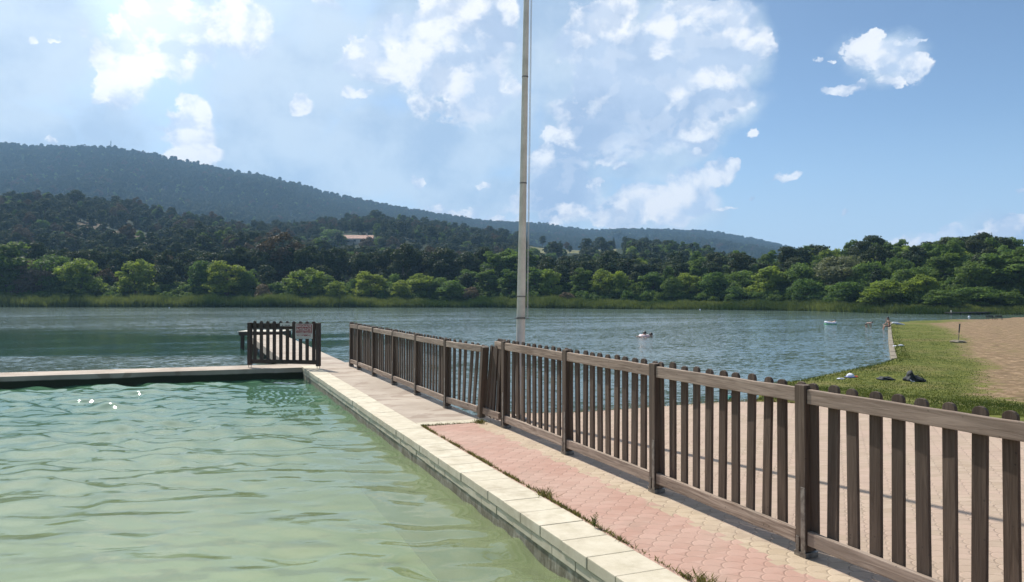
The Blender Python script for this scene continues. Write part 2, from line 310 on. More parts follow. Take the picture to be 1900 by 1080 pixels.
def lake_mat():
    m, n, out = mat('lake_water'); tc = n.n('ShaderNodeTexCoord').outputs['Object']
    r = n.v('MULTIPLY', tc, (0.50, 1.0, 1.0))
    # facet slopes straight from noise, so that they stay true at grazing distance
    a = n.noise(r, 9.0, 3, 0.6, 0.6, col=True); b = n.noise(r, 2.6, 2, 0.5, 0.4, col=True); c_ = n.noise(n.v('MULTIPLY', tc, (0.28, 1.0, 1)), 0.22, 2, 0.5, col=True)
    calm = n.mr(n.noise(n.v('MULTIPLY', tc, (0.35, 1.0, 1)), 0.035, 3, 0.5), 0.42, 0.56, 0.75, 1.0)
    half = (0.5, 0.5, 0.5)
    sl = n.v('ADD', n.v('SCALE', n.v('SUBTRACT', a, half), 0.90), n.v('SCALE', n.v('SUBTRACT', b, half), 0.42))
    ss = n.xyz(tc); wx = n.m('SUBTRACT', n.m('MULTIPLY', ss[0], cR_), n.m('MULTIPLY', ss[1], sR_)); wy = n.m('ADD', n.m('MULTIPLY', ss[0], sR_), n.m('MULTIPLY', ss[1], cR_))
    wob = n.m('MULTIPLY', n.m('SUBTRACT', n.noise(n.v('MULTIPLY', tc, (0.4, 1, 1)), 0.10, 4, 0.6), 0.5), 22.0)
    calm_refl = n.m('MULTIPLY', n.m('MULTIPLY', n.mr(n.m('ADD', wy, wob), 25.0, 29.0), n.mr(n.m('ADD', wy, wob), 40.0, 52.0, 1.0, 0.0)), n.mr(wx, -9.0, -1.0, 1.0, 0.0))
    calm = n.m('MULTIPLY', calm, n.m('SUBTRACT', 1.0, n.m('MULTIPLY', calm_refl, 0.80)))
    sl = n.v('ADD', n.v('SCALE', sl, calm), n.v('SCALE', n.v('SUBTRACT', c_, half), 0.22))
    nm = n.v('NORMALIZE', n.v('ADD', n.v('MULTIPLY', sl, (0.6, 1.0, 0.0)), (0.0, 0.0, 1.0)))
    principled(n, out, n.mix(calm_refl, (0.085, 0.122, 0.108), (0.016, 0.055, 0.035)), 0.10, nm, 0.5, IOR=1.333); return m  # calm patch tinted dark green: the trees' reflection put into the base colour
M['lake'] = lake_mat()

def leaf_mat(name, c1, c2, hue_obj=0.35, transl=0.35, scale=0.55):
    m, n, out = mat(name); tc = n.n('ShaderNodeTexCoord').outputs['Object']
    rnd = n.n('ShaderNodeObjectInfo').outputs['Random']
    f = n.noise(n.v('ADD', tc, n.v('SCALE', (3., 5., 7.), n.m('MULTIPLY', rnd, 9.0))), scale, 5, 0.65)
    c = n.mix(n.mr(f, 0.35, 0.68), c1, c2)
    c = n.mix(n.m('MULTIPLY', rnd, hue_obj), c, tuple(0.5 * (a + b) * k for a, b, k in zip(c1, c2, (1.35, 0.95, 0.8))))
    b = n.n('ShaderNodeBsdfPrincipled'); n.put(b.inputs['Base Color'], c); b.inputs['Roughness'].default_value = 0.65; b.inputs['Specular IOR Level'].default_value = 0.18
    t = n.n('ShaderNodeBsdfTranslucent'); n.put(t.inputs[0], n.mix(0.5, c, n.mix(1.0, c, (1.25, 1.2, 0.5), 'MULTIPLY')))
    ms = n.n('ShaderNodeMixShader'); ms.inputs[0].default_value = transl
    n.t.links.new(b.outputs[0], ms.inputs[1]); n.t.links.new(t.outputs[0], ms.inputs[2]); n.t.links.new(ms.outputs[0], out.inputs[0]); return m
M['leaf_bright'] = leaf_mat('leaf_bright', (0.10, 0.155, 0.022), (0.26, 0.34, 0.06), 0.2, 0.52)
M['leaf_mid'] = leaf_mat('leaf_mid', (0.045, 0.095, 0.022), (0.14, 0.225, 0.05), 0.35, 0.50)
M['leaf_dark'] = leaf_mat('leaf_dark', (0.016, 0.036, 0.014), (0.06, 0.085, 0.028), 0.45, 0.32)
M['leaf_pale'] = leaf_mat('leaf_pale', (0.075, 0.10, 0.05), (0.16, 0.19, 0.095))
M['leaf_russet'] = leaf_mat('leaf_russet', (0.05, 0.040, 0.020), (0.105, 0.075, 0.035), 0.2, 0.25)
M['leaf_tan'] = leaf_mat('leaf_tan', (0.11, 0.085, 0.05), (0.20, 0.16, 0.10), 0.2, 0.25)
M['reed'] = leaf_mat('reed_leaf', (0.035, 0.065, 0.015), (0.17, 0.20, 0.055), 0.0, 0.35, 0.10)
M['weedleaf'] = leaf_mat('weed_leaf', (0.10, 0.095, 0.03), (0.22, 0.20, 0.075), 0.0, 0.3, 8.0)
M['grassblade'] = leaf_mat('grass_blade', (0.05, 0.075, 0.015), (0.12, 0.14, 0.035), 0.0, 0.35, 0.6)
def beach_mat():
    m, n, out = mat('beach_ground'); tc = n.n('ShaderNodeTexCoord').outputs['Object']
    at = n.n('ShaderNodeAttribute', attribute_name='turf').outputs['Fac']
    f = n.noise(tc, 0.35, 7, 0.62); f2 = n.noise(tc, 3.2, 6, 0.7); f3 = n.noise(n.v('MULTIPLY', tc, (1, 1.0, 1)), 4.5, 7, 0.75)
    g = n.mix(n.mr(f2, 0.3, 0.7), (0.055, 0.075, 0.012), (0.150, 0.155, 0.035))
    g = n.mix(n.mr(f, 0.45, 0.7, 0, 0.55), g, (0.20, 0.155, 0.07))
    sd_ = n.mix(n.mr(f3, 0.40, 0.60), (0.17, 0.110, 0.060), (0.34, 0.240, 0.148))
    sd_ = n.mix(n.mr(f2, 0.48, 0.72, 0, 0.8), sd_, (0.14, 0.10, 0.05)); sd_ = n.mix(n.mr(n.noise(tc, 2.2, 9, 0.78), 0.47, 0.56, 0, 0.70), sd_, (0.125, 0.085, 0.05))
    mk = n.mr(n.m('ADD', at, n.m('ADD', n.m('MULTIPLY', n.m('SUBTRACT', f, 0.5), 0.7), n.m('MULTIPLY', n.m('SUBTRACT', f2, 0.5), 0.9))), 0.36, 0.64)
    principled(n, out, n.mix(mk, sd_, g), 0.95, n.bump(n.m('ADD', f3, f2), 0.9, 0.05), 0.1); return m
M['beach'] = beach_mat()
def hill_mat():
    m, n, out = mat('hill_ground'); tc = n.n('ShaderNodeTexCoord').outputs['Object']
    at = n.n('ShaderNodeAttribute', attribute_name='bare').outputs['Fac']; at2 = n.n('ShaderNodeAttribute', attribute_name='meadow').outputs['Fac']
    f = n.noise(tc, 0.05, 8, 0.7); f2 = n.noise(tc, 0.4, 6, 0.7)
    c = n.mix(n.mr(f2, 0.3, 0.7), (0.012, 0.024, 0.010), (0.026, 0.036, 0.016))
    b = n.mix(n.mr(f2, 0.40, 0.62), (0.05, 0.045, 0.025), (0.21, 0.15, 0.10))
    c = n.mix(n.mr(n.m('ADD', at, n.m('MULTIPLY', n.m('SUBTRACT', f, 0.5), 0.8)), 0.4, 0.6), c, b)
    c = n.mix(at2, c, n.mix(n.mr(f2, 0.3, 0.7), (0.10, 0.115, 0.045), (0.19, 0.17, 0.085)))
    principled(n, out, c, 0.95, n.bump(f2, 0.6, 1.0), 0.1); return m
M['hill'] = hill_mat()
# ------------------------------------------------------------------ object helpers
def tag(o, label=None, cat=None, group=None, kind=None):
    if label: o['label'] = label
    if cat: o['category'] = cat
    if group: o['group'] = group
    if kind: o['kind'] = kind
    return o
def empty(name, loc=(0, 0, 0), rz=0.0):
    o = bpy.data.objects.new(name, None); o.empty_display_size = 0.2; C.objects.link(o)
    o.location = loc; o.rotation_euler = (0, 0, rz); return o
class MB:
    def __init__(s): s.v = []; s.f = []; s.mi = []; s.cur = 0
    def add(s, vs, fs):
        b = len(s.v); s.v += [tuple(p) for p in vs]; s.f += [tuple(i + b for i in f) for f in fs]; s.mi += [s.cur] * len(fs); return s
    def box(s, lo, hi, M4=None):
        x0, y0, z0 = lo; x1, y1, z1 = hi
        vs = [Vector(p) for p in ((x0, y0, z0), (x1, y0, z0), (x1, y1, z0), (x0, y1, z0), (x0, y0, z1), (x1, y0, z1), (x1, y1, z1), (x0, y1, z1))]
        if M4 is not None: vs = [M4 @ p for p in vs]
        return s.add(vs, [(0, 3, 2, 1), (4, 5, 6, 7), (0, 1, 5, 4), (1, 2, 6, 5), (2, 3, 7, 6), (3, 0, 4, 7)])
    def prism(s, pts, z0, z1):
        n = len(pts); vs = [(x, y, z0) for x, y in pts] + [(x, y, z1) for x, y in pts]
        return s.add(vs, [tuple(range(n - 1, -1, -1)), tuple(range(n, 2 * n))] + [(i, (i + 1) % n, n + (i + 1) % n, n + i) for i in range(n)])
    def tube(s, path, radii, seg=10, cap=True):
        path = [Vector(p) for p in path]; vs = []; n = len(path)
        if not hasattr(radii, '__len__'): radii = [radii] * n
        up = Vector((0, 0, 1))
        for i, p in enumerate(path):
            t = (path[min(i + 1, n - 1)] - path[max(i - 1, 0)]).normalized()
            a = t.cross(up if abs(t.z) < 0.95 else Vector((1, 0, 0))).normalized(); b = t.cross(a)
            for k in range(seg):
                th = 2 * PI * k / seg; vs.append(p + (a * math.cos(th) + b * math.sin(th)) * radii[i])
        fs = [(i * seg + k, i * seg + (k + 1) % seg, (i + 1) * seg + (k + 1) % seg, (i + 1) * seg + k) for i in range(n - 1) for k in range(seg)]
        if cap: fs += [tuple(range(seg - 1, -1, -1)), tuple(range((n - 1) * seg, n * seg))]
        return s.add(vs, fs)
    def lathe(s, prof, seg=24, c=(0, 0, 0)):
        vs = [(c[0] + r * math.cos(2 * PI * k / seg), c[1] + r * math.sin(2 * PI * k / seg), c[2] + z) for r, z in prof for k in range(seg)]
        n = len(prof)
        fs = [(i * seg + k, i * seg + (k + 1) % seg, (i + 1) * seg + (k + 1) % seg, (i + 1) * seg + k) for i in range(n - 1) for k in range(seg)]
        fs += [tuple(range(seg - 1, -1, -1)), tuple(range((n - 1) * seg, n * seg))]
        return s.add(vs, fs)
    def mesh(s, name):
        me = bpy.data.meshes.new(name); me.from_pydata(s.v, [], s.f); me.update(); return me
    def build(s, name, mats, parent=None, smooth=False, bevel=0.0, loc=None):
        me = s.mesh(name)
        bm = bmesh.new(); bm.from_mesh(me); bmesh.ops.recalc_face_normals(bm, faces=bm.faces)
        if bevel:
            ed = [e for e in bm.edges if len(e.link_faces) == 2 and e.calc_face_angle(0) > 0.6]
            bmesh.ops.bevel(bm, geom=ed, offset=bevel, segments=2, affect='EDGES', profile=0.6)
        bm.to_mesh(me); bm.free()
        for m_ in (mats if isinstance(mats, (list, tuple)) else [mats]): me.materials.append(m_)
        if smooth: me.polygons.foreach_set('use_smooth', [True] * len(me.polygons))
        o = bpy.data.objects.new(name, me); C.objects.link(o)
        if parent: o.parent = parent
        if loc is not None: o.location = loc
        return o
def raw(name, verts, faces, mats, parent=None, smooth=False, k=4, midx=None):
    """fast mesh from numpy arrays (faces all of k corners)"""
    me = bpy.data.meshes.new(name); verts = np.asarray(verts, np.float32); faces = np.asarray(faces, np.int32)
    me.vertices.add(len(verts)); me.vertices.foreach_set('co', verts.ravel())
    me.loops.add(faces.size); me.loops.foreach_set('vertex_index', faces.ravel())
    me.polygons.add(len(faces)); me.polygons.foreach_set('loop_start', np.arange(0, faces.size, k, dtype=np.int32)); me.polygons.foreach_set('loop_total', np.full(len(faces), k, np.int32))
    if midx is not None: me.polygons.foreach_set('material_index', np.asarray(midx, np.int32))
    if smooth: me.polygons.foreach_set('use_smooth', np.ones(len(faces), bool))
    me.update(calc_edges=True)
    for m_ in (mats if isinstance(mats, (list, tuple)) else [mats]): me.materials.append(m_)
    if name is None: return me
    o = bpy.data.objects.new(name, me); C.objects.link(o)
    if parent: o.parent = parent
    return o
def copy_tree(o, parent=None):
    c = o.copy(); C.objects.link(c)
    if parent: c.parent = parent
    for ch in list(o.children): copy_tree(ch, c)
    return c
RA = math.atan2(588, F)            # the pool and deck run 22.4 degrees left of straight ahead
cR, sR = math.cos(RA), math.sin(RA)
def W(v, u, z=0.0): return Vector((v * cR - u * sR, v * sR + u * cR, z))     # site frame -> world
def UV(x, y): return (x * cR + y * sR, -x * sR + y * cR)
def P(px, py, z=0.0):              # point at height z seen at a photo pixel
    Y = (H - z) * F / (py - HZ); return Vector(((px - 950) / F * Y, Y, z))
def site(o): o.rotation_euler = (0, 0, RA); return o

# ------------------------------------------------------------------ pool, deck, pier
LAKE = -0.60
POOLZ = -0.24
vC, vI = 2.561, 2.226              # outer and pool edge of the coping
uF = 17.62                         # far end of the pool
# pool shell
b = MB(); b.box((-13, 0.4, -1.5), (vI + 0.02, 18.4, -1.22)); site(tag(b.build('pool_floor', M['poolfloor']), kind='structure'))
# pool side wall under the coping, a thing of its own with coping stones and brick course
pw = empty('pool_wall', (0, 0, 0), RA); tag(pw, 'long low pool wall with cream stone coping between the green pool water and the pink pavers', 'pool wall')
b = MB(); b.box((vI + 0.012, 0.9, -1.4), (vC - 0.01, uF + 0.35, -0.150)); b.build('wall_face', M['poolwall'], pw)
b = MB(); u = 0.9
while u < uF + 0.3:
    L = 0.345; j = random.uniform(-.003, .003)
    b.box((vI + 0.004 + j, u + 0.003, -0.144), (vC - 0.012, u + L - 0.004, -0.078)); u += L
b.build('brick_course', M['coping'], pw, bevel=0.004)
b = MB(); u = 0.73; k = 0
while u < uF + 0.1:
    j = random.uniform(-.004, .004); jz = random.uniform(-.0015, .0015)
    b.box((vI - 0.006 + j, u + 0.0022, -0.074), (vC - random.uniform(0, .004), u + 0.345 - 0.0022, 0.004 + jz)); u += 0.345; k += 1
b.build('coping_stones', M['coping'], pw, bevel=0.006)
tag(pw.children[-1], kind=None)
# far walkway (skewed a little) and near deck
b = MB()
b.prism([(vI + 0.33, uF + 0.02), (vI + 0.33, uF + 0.98), (-16, uF + 1.75), (-16, uF + 0.86)], -1.5, -0.004)
site(tag(b.build('far_walkway', M['darkbase_wall'], bevel=0.012), kind='structure'))
b = MB(); b.box((-16, -6, -1.5), (vC, 0.72, 0.0)); site(tag(b.build('near_deck', M['terrace']), kind='structure'))
b = MB(); b.box((-13.6, 0.72, -1.5), (-13, 18.0, -0.01)); site(tag(b.build('left_deck', M['concrete']), kind='structure'))
# concrete walkway and pier
b = MB(); b.box((vC + 0.001, 9.40, -1.2), (3.46, 18.6, -0.004)); site(tag(b.build('concrete_walkway', M['concrete']), kind='structure'))
pier = empty('concrete_pier', W(2.02, 18.6), RA); tag(pier, 'straight pale concrete pier running out into the lake behind the no swimming gate', 'pier')
b = MB(); b.box((0.0, 0.004, -0.24), (1.325, 14.2, -0.006)); b.build('pier_deck', M['concrete'], pier, bevel=0.01)
for i in range(5):
    for x in (0.12, 1.08):
        b = MB(); b.box((x, 1.6 + i * 2.8, -2.6), (x + 0.14, 1.76 + i * 2.8, -0.243)); b.build('pile', M['concrete'], pier)
plat = empty('end_platform', (P(489, 620.5).x, P(489, 620.5).y, 0)); tag(plat, 'wooden landing platform with a pale top across the far end of the pier', 'platform')
b = MB(); b.box((-1.02, 0, -0.04), (0.70, 1.5, 0.095)); o = b.build('platform_frame', M['gate_rail'], plat)
b = MB()
for i in range(10): b.box((-1.06, 0.0 + i * 0.15 - 0.02, 0.098), (0.74, 0.14 + i * 0.15 - 0.02, 0.125))
M['palewood'] = simple('pale_planks', (0.62, 0.56, 0.46), (0.42, 0.37, 0.30), 9, 0.8, 0.3)
b.build('decking', M['palewood'], plat)
for x, y in ((-0.95, 0.02), (-0.95, 1.35), (0.60, 1.35), (0.60, 0.02)):
    b = MB(); b.box((x, y, -2.2), (x + 0.12, y + 0.12, -0.043)); b.build('leg', M['gate'], plat)
# scallop pavers
b = MB(); b.box((vC + 0.002, -6, -1.2), (3.46, 9.15, -0.002)); site(tag(b.build('paved_path', M['paver']), kind='structure'))
b = MB()
for i in range(3): b.box((vC + 0.004 + i * 0.305, 9.155, -0.5), (vC + 0.302 + i * 0.305, 9.395, 0.003))
site(tag(b.build('border_strip', M['coping'], bevel=0.006), kind='structure'))
pts = [(3.462, -6), (8.75, -6), (8.75, 4.2), (8.55, 6.0)]
for i in range(9):
    a = i / 8 * PI / 2; pts.append((7.25 + 1.25 * math.cos(a), 8.3 + 1.2 * math.sin(a)))
pts += [(4.9, 9.42), (4.2, 9.62), (3.462, 9.75)]
b = MB(); b.prism(pts, -1.2, -0.003); site(tag(b.build('paved_terrace', M['terrace']), kind='structure'))
b = MB(); q = 5
ep = [(3.462, 9.75), (4.2, 9.62), (4.9, 9.42)] + [(7.25 + 1.25 * math.cos(PI / 2 - i / 8 * PI / 2), 8.3 + 1.2 * math.sin(PI / 2 - i / 8 * PI / 2)) for i in range(9)]

# pool water with real waves
def waves(xs, ys, rng, n, lmin, lmax, slope, mean_dir, spread):
    z = np.zeros_like(xs)
    for i in range(n):
        L = math.exp(rng.uniform(math.log(lmin), math.log(lmax))); th = mean_dir + rng.normal(0, spread)
        k = 2 * PI / L; ph = rng.uniform(0, 2 * PI)
        arg = k * (xs * math.cos(th) + ys * math.sin(th)) + ph
        z += slope / k * (np.sin(arg) + 0.25 * np.sin(2 * arg))
    return z / math.sqrt(n / 2)
rng = np.random.default_rng(20)
nx, ny = 330, 370
gv = np.linspace(-12.9, vI + 0.03, nx); gu = np.linspace(0.75, uF + 0.95, ny)
VV, UU = np.meshgrid(gv, gu)
XX = VV * cR - UU * sR; YY = VV * sR + UU * cR
ZZ = POOLZ + waves(XX, YY, rng, 60, 0.22, 1.25, 0.195, math.radians(82), 0.50) * np.clip(0.65 + 0.35 * np.sin(XX * 0.7 + 1.2 * np.sin(YY * 0.5)), 0.3, 1)
idx = np.arange(nx * ny).reshape(ny, nx)
fc = np.stack([idx[:-1, :-1], idx[:-1, 1:], idx[1:, 1:], idx[1:, :-1]], -1).reshape(-1, 4)
o = raw('pool_water', np.stack([VV, UU, ZZ], -1).reshape(-1, 3), fc, M['poolwater'], smooth=True); site(tag(o, kind='structure'))
# lake: three butted sheets in one mesh
b = MB()
for (v0, u0, v1, u1) in ((-420, 18.5, 3.3, 460), (3.3, 9.2, 8.2, 460), (8.2, -4, 420, 460)):
    b.add([(v0, u0, LAKE), (v1, u0, LAKE), (v1, u1, LAKE), (v0, u1, LAKE)], [(0, 1, 2, 3)])
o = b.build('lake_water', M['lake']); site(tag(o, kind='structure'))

# ------------------------------------------------------------------ picket fence
def picket_mesh(h, wd, th, seed):
    r = random.Random(seed); b = MB(); n = 7; rad = wd / 2; cz = h - rad * 0.8; pts = [(-rad, 0), (rad, 0)]
    for i in range(n + 1):
        a = PI * i / n; pts.append((rad * math.cos(a), cz + rad * 0.8 * math.sin(a)))
    vs = [(th, y, z) for y, z in pts] + [(0, y, z) for y, z in pts]; m = len(pts)
    b.add(vs, [tuple(range(m)), tuple(range(2 * m - 1, m - 1, -1))] + [(i, m + i, m + (i + 1) % m, (i + 1) % m) for i in range(m)])
    return b
def box_ob(name, lo, hi, m, parent, loc, bevel=0.004, rot=None):
    o = MB().box(lo, hi).build(name, m, parent, bevel=bevel, loc=loc)
    if rot: o.rotation_euler = rot
    return o
def fence_post(parent, v, u, h, tilt=(0, 0), bracket=True):
    o = box_ob('post', (-0.043, -0.043, 0.035), (0.043, 0.043, h), M['post'], parent, (v, u, 0), 0.005, (tilt[0], tilt[1], 0))
    if bracket:
        bb = MB(); bb.box((-0.052, -0.046, 0.03), (-0.0445, -0.012, 0.43)); bb.box((-0.052, 0.006, 0.03), (-0.0445, 0.03, 0.12)); bb.box((-0.05, -0.05, 0.0), (0.05, 0.05, 0.03)); bb.build('post_foot', M['metal'], o, bevel=0.002)
    return o
def rail(parent, name, v, u0, u1, z0, z1, dz0=0, dz1=0, dv=0.0, th=0.034):
    b = MB(); x = -th; n = 8; vs = []; rj = random.Random(u0 * 91)
    for i in range(n + 1):
        t = i / n; uu = u0 + (u1 - u0) * t - u0; zz = dz0 + (dz1 - dz0) * t + (rj.uniform(-.0025, .0025) if 0 < i < n else 0); vv = dv * t
        vs += [(x + vv, uu, z0 + zz), (0 + vv, uu, z0 + zz), (0 + vv, uu, z1 + zz), (x + vv, uu, z1 + zz)]
    fs = [(i * 4 + k, i * 4 + (k + 1) % 4, i * 4 + 4 + (k + 1) % 4, i * 4 + 4 + k) for i in range(n) for k in range(4)] + [(0, 1, 2, 3), (4 * n + 3, 4 * n + 2, 4 * n + 1, 4 * n)]
    b.add(vs, fs); return b.build(name, M['rail'], parent, bevel=0.005, loc=(v, u0, 0))
NF = empty('picket_fence', (0, 0, 0), RA)
tag(NF, 'taller nearer run of weathered picket fence beside the pink pavers', 'fence')
FV = 3.493
protos = {}
def put_picket(parent, key, h, v, u, tilt=0.0, m=None, z=0.068, sh=0.0):
    k = (key, random.randrange(4))
    if k not in protos:
        o = picket_mesh(h - 0.068 + random.uniform(-.004, .004), 0.073 + random.uniform(-.002, .002), 0.021, k[1]).build('picket', m or M['picket'], parent, bevel=0.0025)
        protos[k] = o
    else:
        o = protos[k].copy(); C.objects.link(o); o.parent = parent
    o.location = (v, u + random.gauss(0, .004), z + sh + random.gauss(0, .003)); o.rotation_euler = (tilt + random.gauss(0, 0.009), random.gauss(0, 0.006), random.gauss(0, 0.04)); return o
posts = [0.40, 2.05, 3.702, 5.365, 6.99, 8.67]
for i, u in enumerate(posts):
    if i > 0: fence_post(NF, FV, u, 1.052 + random.uniform(-.004, .004), (random.gauss(0, .006), random.gauss(0, .006)))
for i in range(len(posts) - 1):
    a, c = posts[i] + 0.05, posts[i + 1] - 0.05
    if i == 0: a = 0.9
    s0, s1 = random.uniform(-.008, .002), random.uniform(-.008, .002)
    rail(NF, 'top_rail', FV - 0.004, a, c, 0.945, 1.034, s0, s1)
    rail(NF, 'bottom_rail', FV - 0.004, a, c, 0.074, 0.160, random.uniform(-.006, .004), random.uniform(-.006, .006))
    n = 11
    for k in range(n):
        uu = posts[i] + 0.06 + (posts[i + 1] - posts[i] - 0.12) * k / (n - 1)
        if uu < 0.95: continue
        put_picket(NF, 'near', 1.068, FV, uu)
# the stub past the last tall post
rail(NF, 'top_rail', FV - 0.004, 8.72, 8.95, 0.945, 1.034)
for uu in (8.75, 8.83, 8.92): put_picket(NF, 'near', 1.068, FV, uu)
FF = empty('picket_fence', (0, 0, 0), RA)
tag(FF, 'lower far run of picket fence along the concrete walkway, one post leaning', 'fence')
fp = [(3.43, 9.36, .975), (3.335, 10.51, .985), (3.322, 12.06, .985), (3.315, 13.585, .98), (3.305, 15.19, .985), (3.29, 16.65, .99), (3.275, 17.47, 1.0)]
fence_post(FF, 3.43, 9.36, 0.985, (0.235, -0.035), False)
for (v, u, h) in fp[1:]: fence_post(FF, v, u, h, (random.gauss(0, .008), random.gauss(0, .008)))
for i in range(len(fp) - 1):
    (v0, u0, h0), (v1, u1, h1) = fp[i], fp[i + 1]
    ua = u0 + 0.05 - (0.215 if i == 0 else 0); ub = u1 - 0.05
    t0 = (ua - u0) / (u1 - u0); va = v0 + (v1 - v0) * max(t0, 0)
    rail(FF, 'top_rail', va - 0.006, ua, ub, 0.875, 0.958, 0, 0, v1 - va)
    rail(FF, 'bottom_rail', v0 + (v1 - v0) * .05 - 0.006, u0 + 0.05, ub, 0.080, 0.165, 0, 0, (v1 - v0) * .9)
    n = max(4, int((u1 - u0) / 0.148))
    for k in range(n):
        t = (k + 0.6) / n; lean = 0.235 * max(0, 1 - t * 1.1) if i == 0 else 0
        put_picket(FF, 'far', 0.995, v0 + (v1 - v0) * t, u0 + (u1 - u0) * t, lean)
# leaning infill between the leaning post and the tall fence
rail(FF, 'bottom_rail', 3.455, 8.73, 9.31, 0.085, 0.168)
for k, uu in enumerate((8.87, 9.0, 9.13, 9.25)): put_picket(FF, 'far', 0.995, 3.45, uu, 0.12 + 0.03 * k)

# ------------------------------------------------------------------ gate with signs
gl_, gr_ = P(464, 681.5), P(591, 684)
gd = (gr_ - gl_); GA = math.atan2(gd.y, gd.x); GL = gd.length
gate = empty('picket_gate', gl_, GA); tag(gate, 'dark wooden picket gate standing across the start of the pier', 'gate')
def gpicket(x, h, wd=0.075, th=0.022, y=0.0):
    b = MB(); n = 7; rad = wd / 2; cz = h - rad; pts = [(-rad, 0.0), (rad, 0.0)] + [(rad * math.cos(PI * i / n), cz + rad * math.sin(PI * i / n) - 0.10) for i in range(n + 1)]
    m = len(pts); vs = [(a, y, c) for a, c in pts] + [(a, y + th, c) for a, c in pts]
    b.add(vs, [tuple(range(m)), tuple(range(2 * m - 1, m - 1, -1))] + [(i, m + i, m + (i + 1) % m, (i + 1) % m) for i in range(m)])
    return b.build('picket', M['gate'], gate, loc=(x, 0.0, 0.10))
for x in (0.0, GL):
    o = box_ob('post', (-0.043, -0.045, 0.055), (0.043, 0.04, 1.0), M['gate'], gate, (x, 0, 0))
    for dx in (-0.03, 0.03): MB().tube([(dx, 0, 0.0), (dx, 0, 0.06)], 0.006, 6).build('foot_pin', M['metal'], o)
g0 = None
for k in range(10):
    x = 0.115 + (GL - 0.23) * k / 9
    if g0 is None: g0 = gpicket(x, 1.035)
    else:
        o = g0.copy(); C.objects.link(o); o.parent = gate; o.location = (x, 0, 0.10)
    if k == 9: pass
box_ob('top_rail', (0.045, 0.023, 0.86), (GL - 0.045, 0.055, 0.985), M['gate_rail'], gate, (0, 0, 0))
box_ob('bottom_rail', (0.045, -0.030, 0.095), (GL - 0.045, -0.001, 0.185), M['gate_rail'], gate, (0, 0, 0))
def flat(name, col, rough=0.5):
    m, n, out = mat(name); tc = n.n('ShaderNodeTexCoord').outputs['Object']; f = n.noise(tc, 14, 6, 0.65)
    principled(n, out, n.mix(n.mr(f, 0.4, 0.75, 0, 0.3), col, tuple(c * 0.6 + 0.03 for c in col)), rough, None, 0.4); return m
M['signwhite'] = flat('sign_white', (0.62, 0.56, 0.50)); M['signred'] = flat('sign_red', (0.30, 0.045, 0.04)); M['signgrey'] = flat('sign_grey', (0.42, 0.37, 0.34))
sign = empty('warning_sign', W(*UV(*(gl_ + gd * ((550.5 - 464) / 127.0)).xy), 0), GA)
tag(sign, 'red and white BAIGNADE INTERDITE no swimming sign fixed to the right of the gate', 'sign')
SW, SH_, SZ = 0.408, 0.325, 0.655
b = MB(); b.box((0, -0.048, SZ), (SW, -0.044, SZ + SH_)); b.build('plate', M['signwhite'], sign)
b = MB(); b.box((0.013, -0.050, SZ + 0.118), (SW - 0.013, -0.0482, SZ + SH_ - 0.010)); b.build('red_panel', M['signred'], sign)
def text(parent, name, s, x, z, size, m, width=None, y=-0.0515):
    cu = bpy.data.curves.new(name, 'FONT'); cu.body = s; cu.size = size; cu.extrude = 0.0004; cu.offset = size * 0.012
    t = bpy.data.objects.new(name, cu); C.objects.link(t); bpy.context.view_layer.update()
    me = bpy.data.meshes.new_from_object(t.evaluated_get(bpy.context.evaluated_depsgraph_get())); C.objects.unlink(t); bpy.data.objects.remove(t)
    xs = [v.co.x for v in me.vertices]; w0 = max(xs) - min(xs); k = (width / w0) if width else 1.0
    for v in me.vertices:
        X, Yy, Z = v.co; v.co = ((X - min(xs)) * k, -Z, Yy)
    me.materials.clear(); me.materials.append(m)
    o = bpy.data.objects.new(name, me); C.objects.link(o); o.parent = parent; o.location = (x, y, z); return o
text(sign, 'lettering', 'BAIGNADE', 0.026, SZ + 0.249, 0.083, M['signwhite'], SW - 0.05)
text(sign, 'lettering', 'INTERDITE', 0.026, SZ + 0.170, 0.083, M['signwhite'], SW - 0.05)
text(sign, 'lettering', 'SCHWIMMEN VERBOTEN', 0.026, SZ + 0.130, 0.036, M['signwhite'], SW - 0.05)
text(sign, 'lettering', 'NO SWIMMING', 0.032, SZ + 0.052, 0.070, M['signred'], SW - 0.075, -0.0492)
text(sign, 'lettering', 'PROHIBIDO EL BA\u00d1O', 0.026, SZ + 0.016, 0.028, M['signgrey'], SW - 0.09, -0.0492)
np_ = empty('notice_plate', W(*UV(*(gl_ + gd * ((521.5 - 464) / 127.0)).xy), 0), GA)
tag(np_, 'small white notice plate on the top rail near the middle of the gate', 'sign')
b = MB(); b.box((0, -0.030, 0.925), (0.285, -0.026, 0.995)); b.build('plate', M['signwhite'], np_)
b = MB()
for x in (0.05, 0.115, 0.15, 0.185, 0.215): b.box((x, -0.032, 0.935), (x + 0.02, -0.0302, 0.953))
b.build('printed_mark', M['dark'], np_)

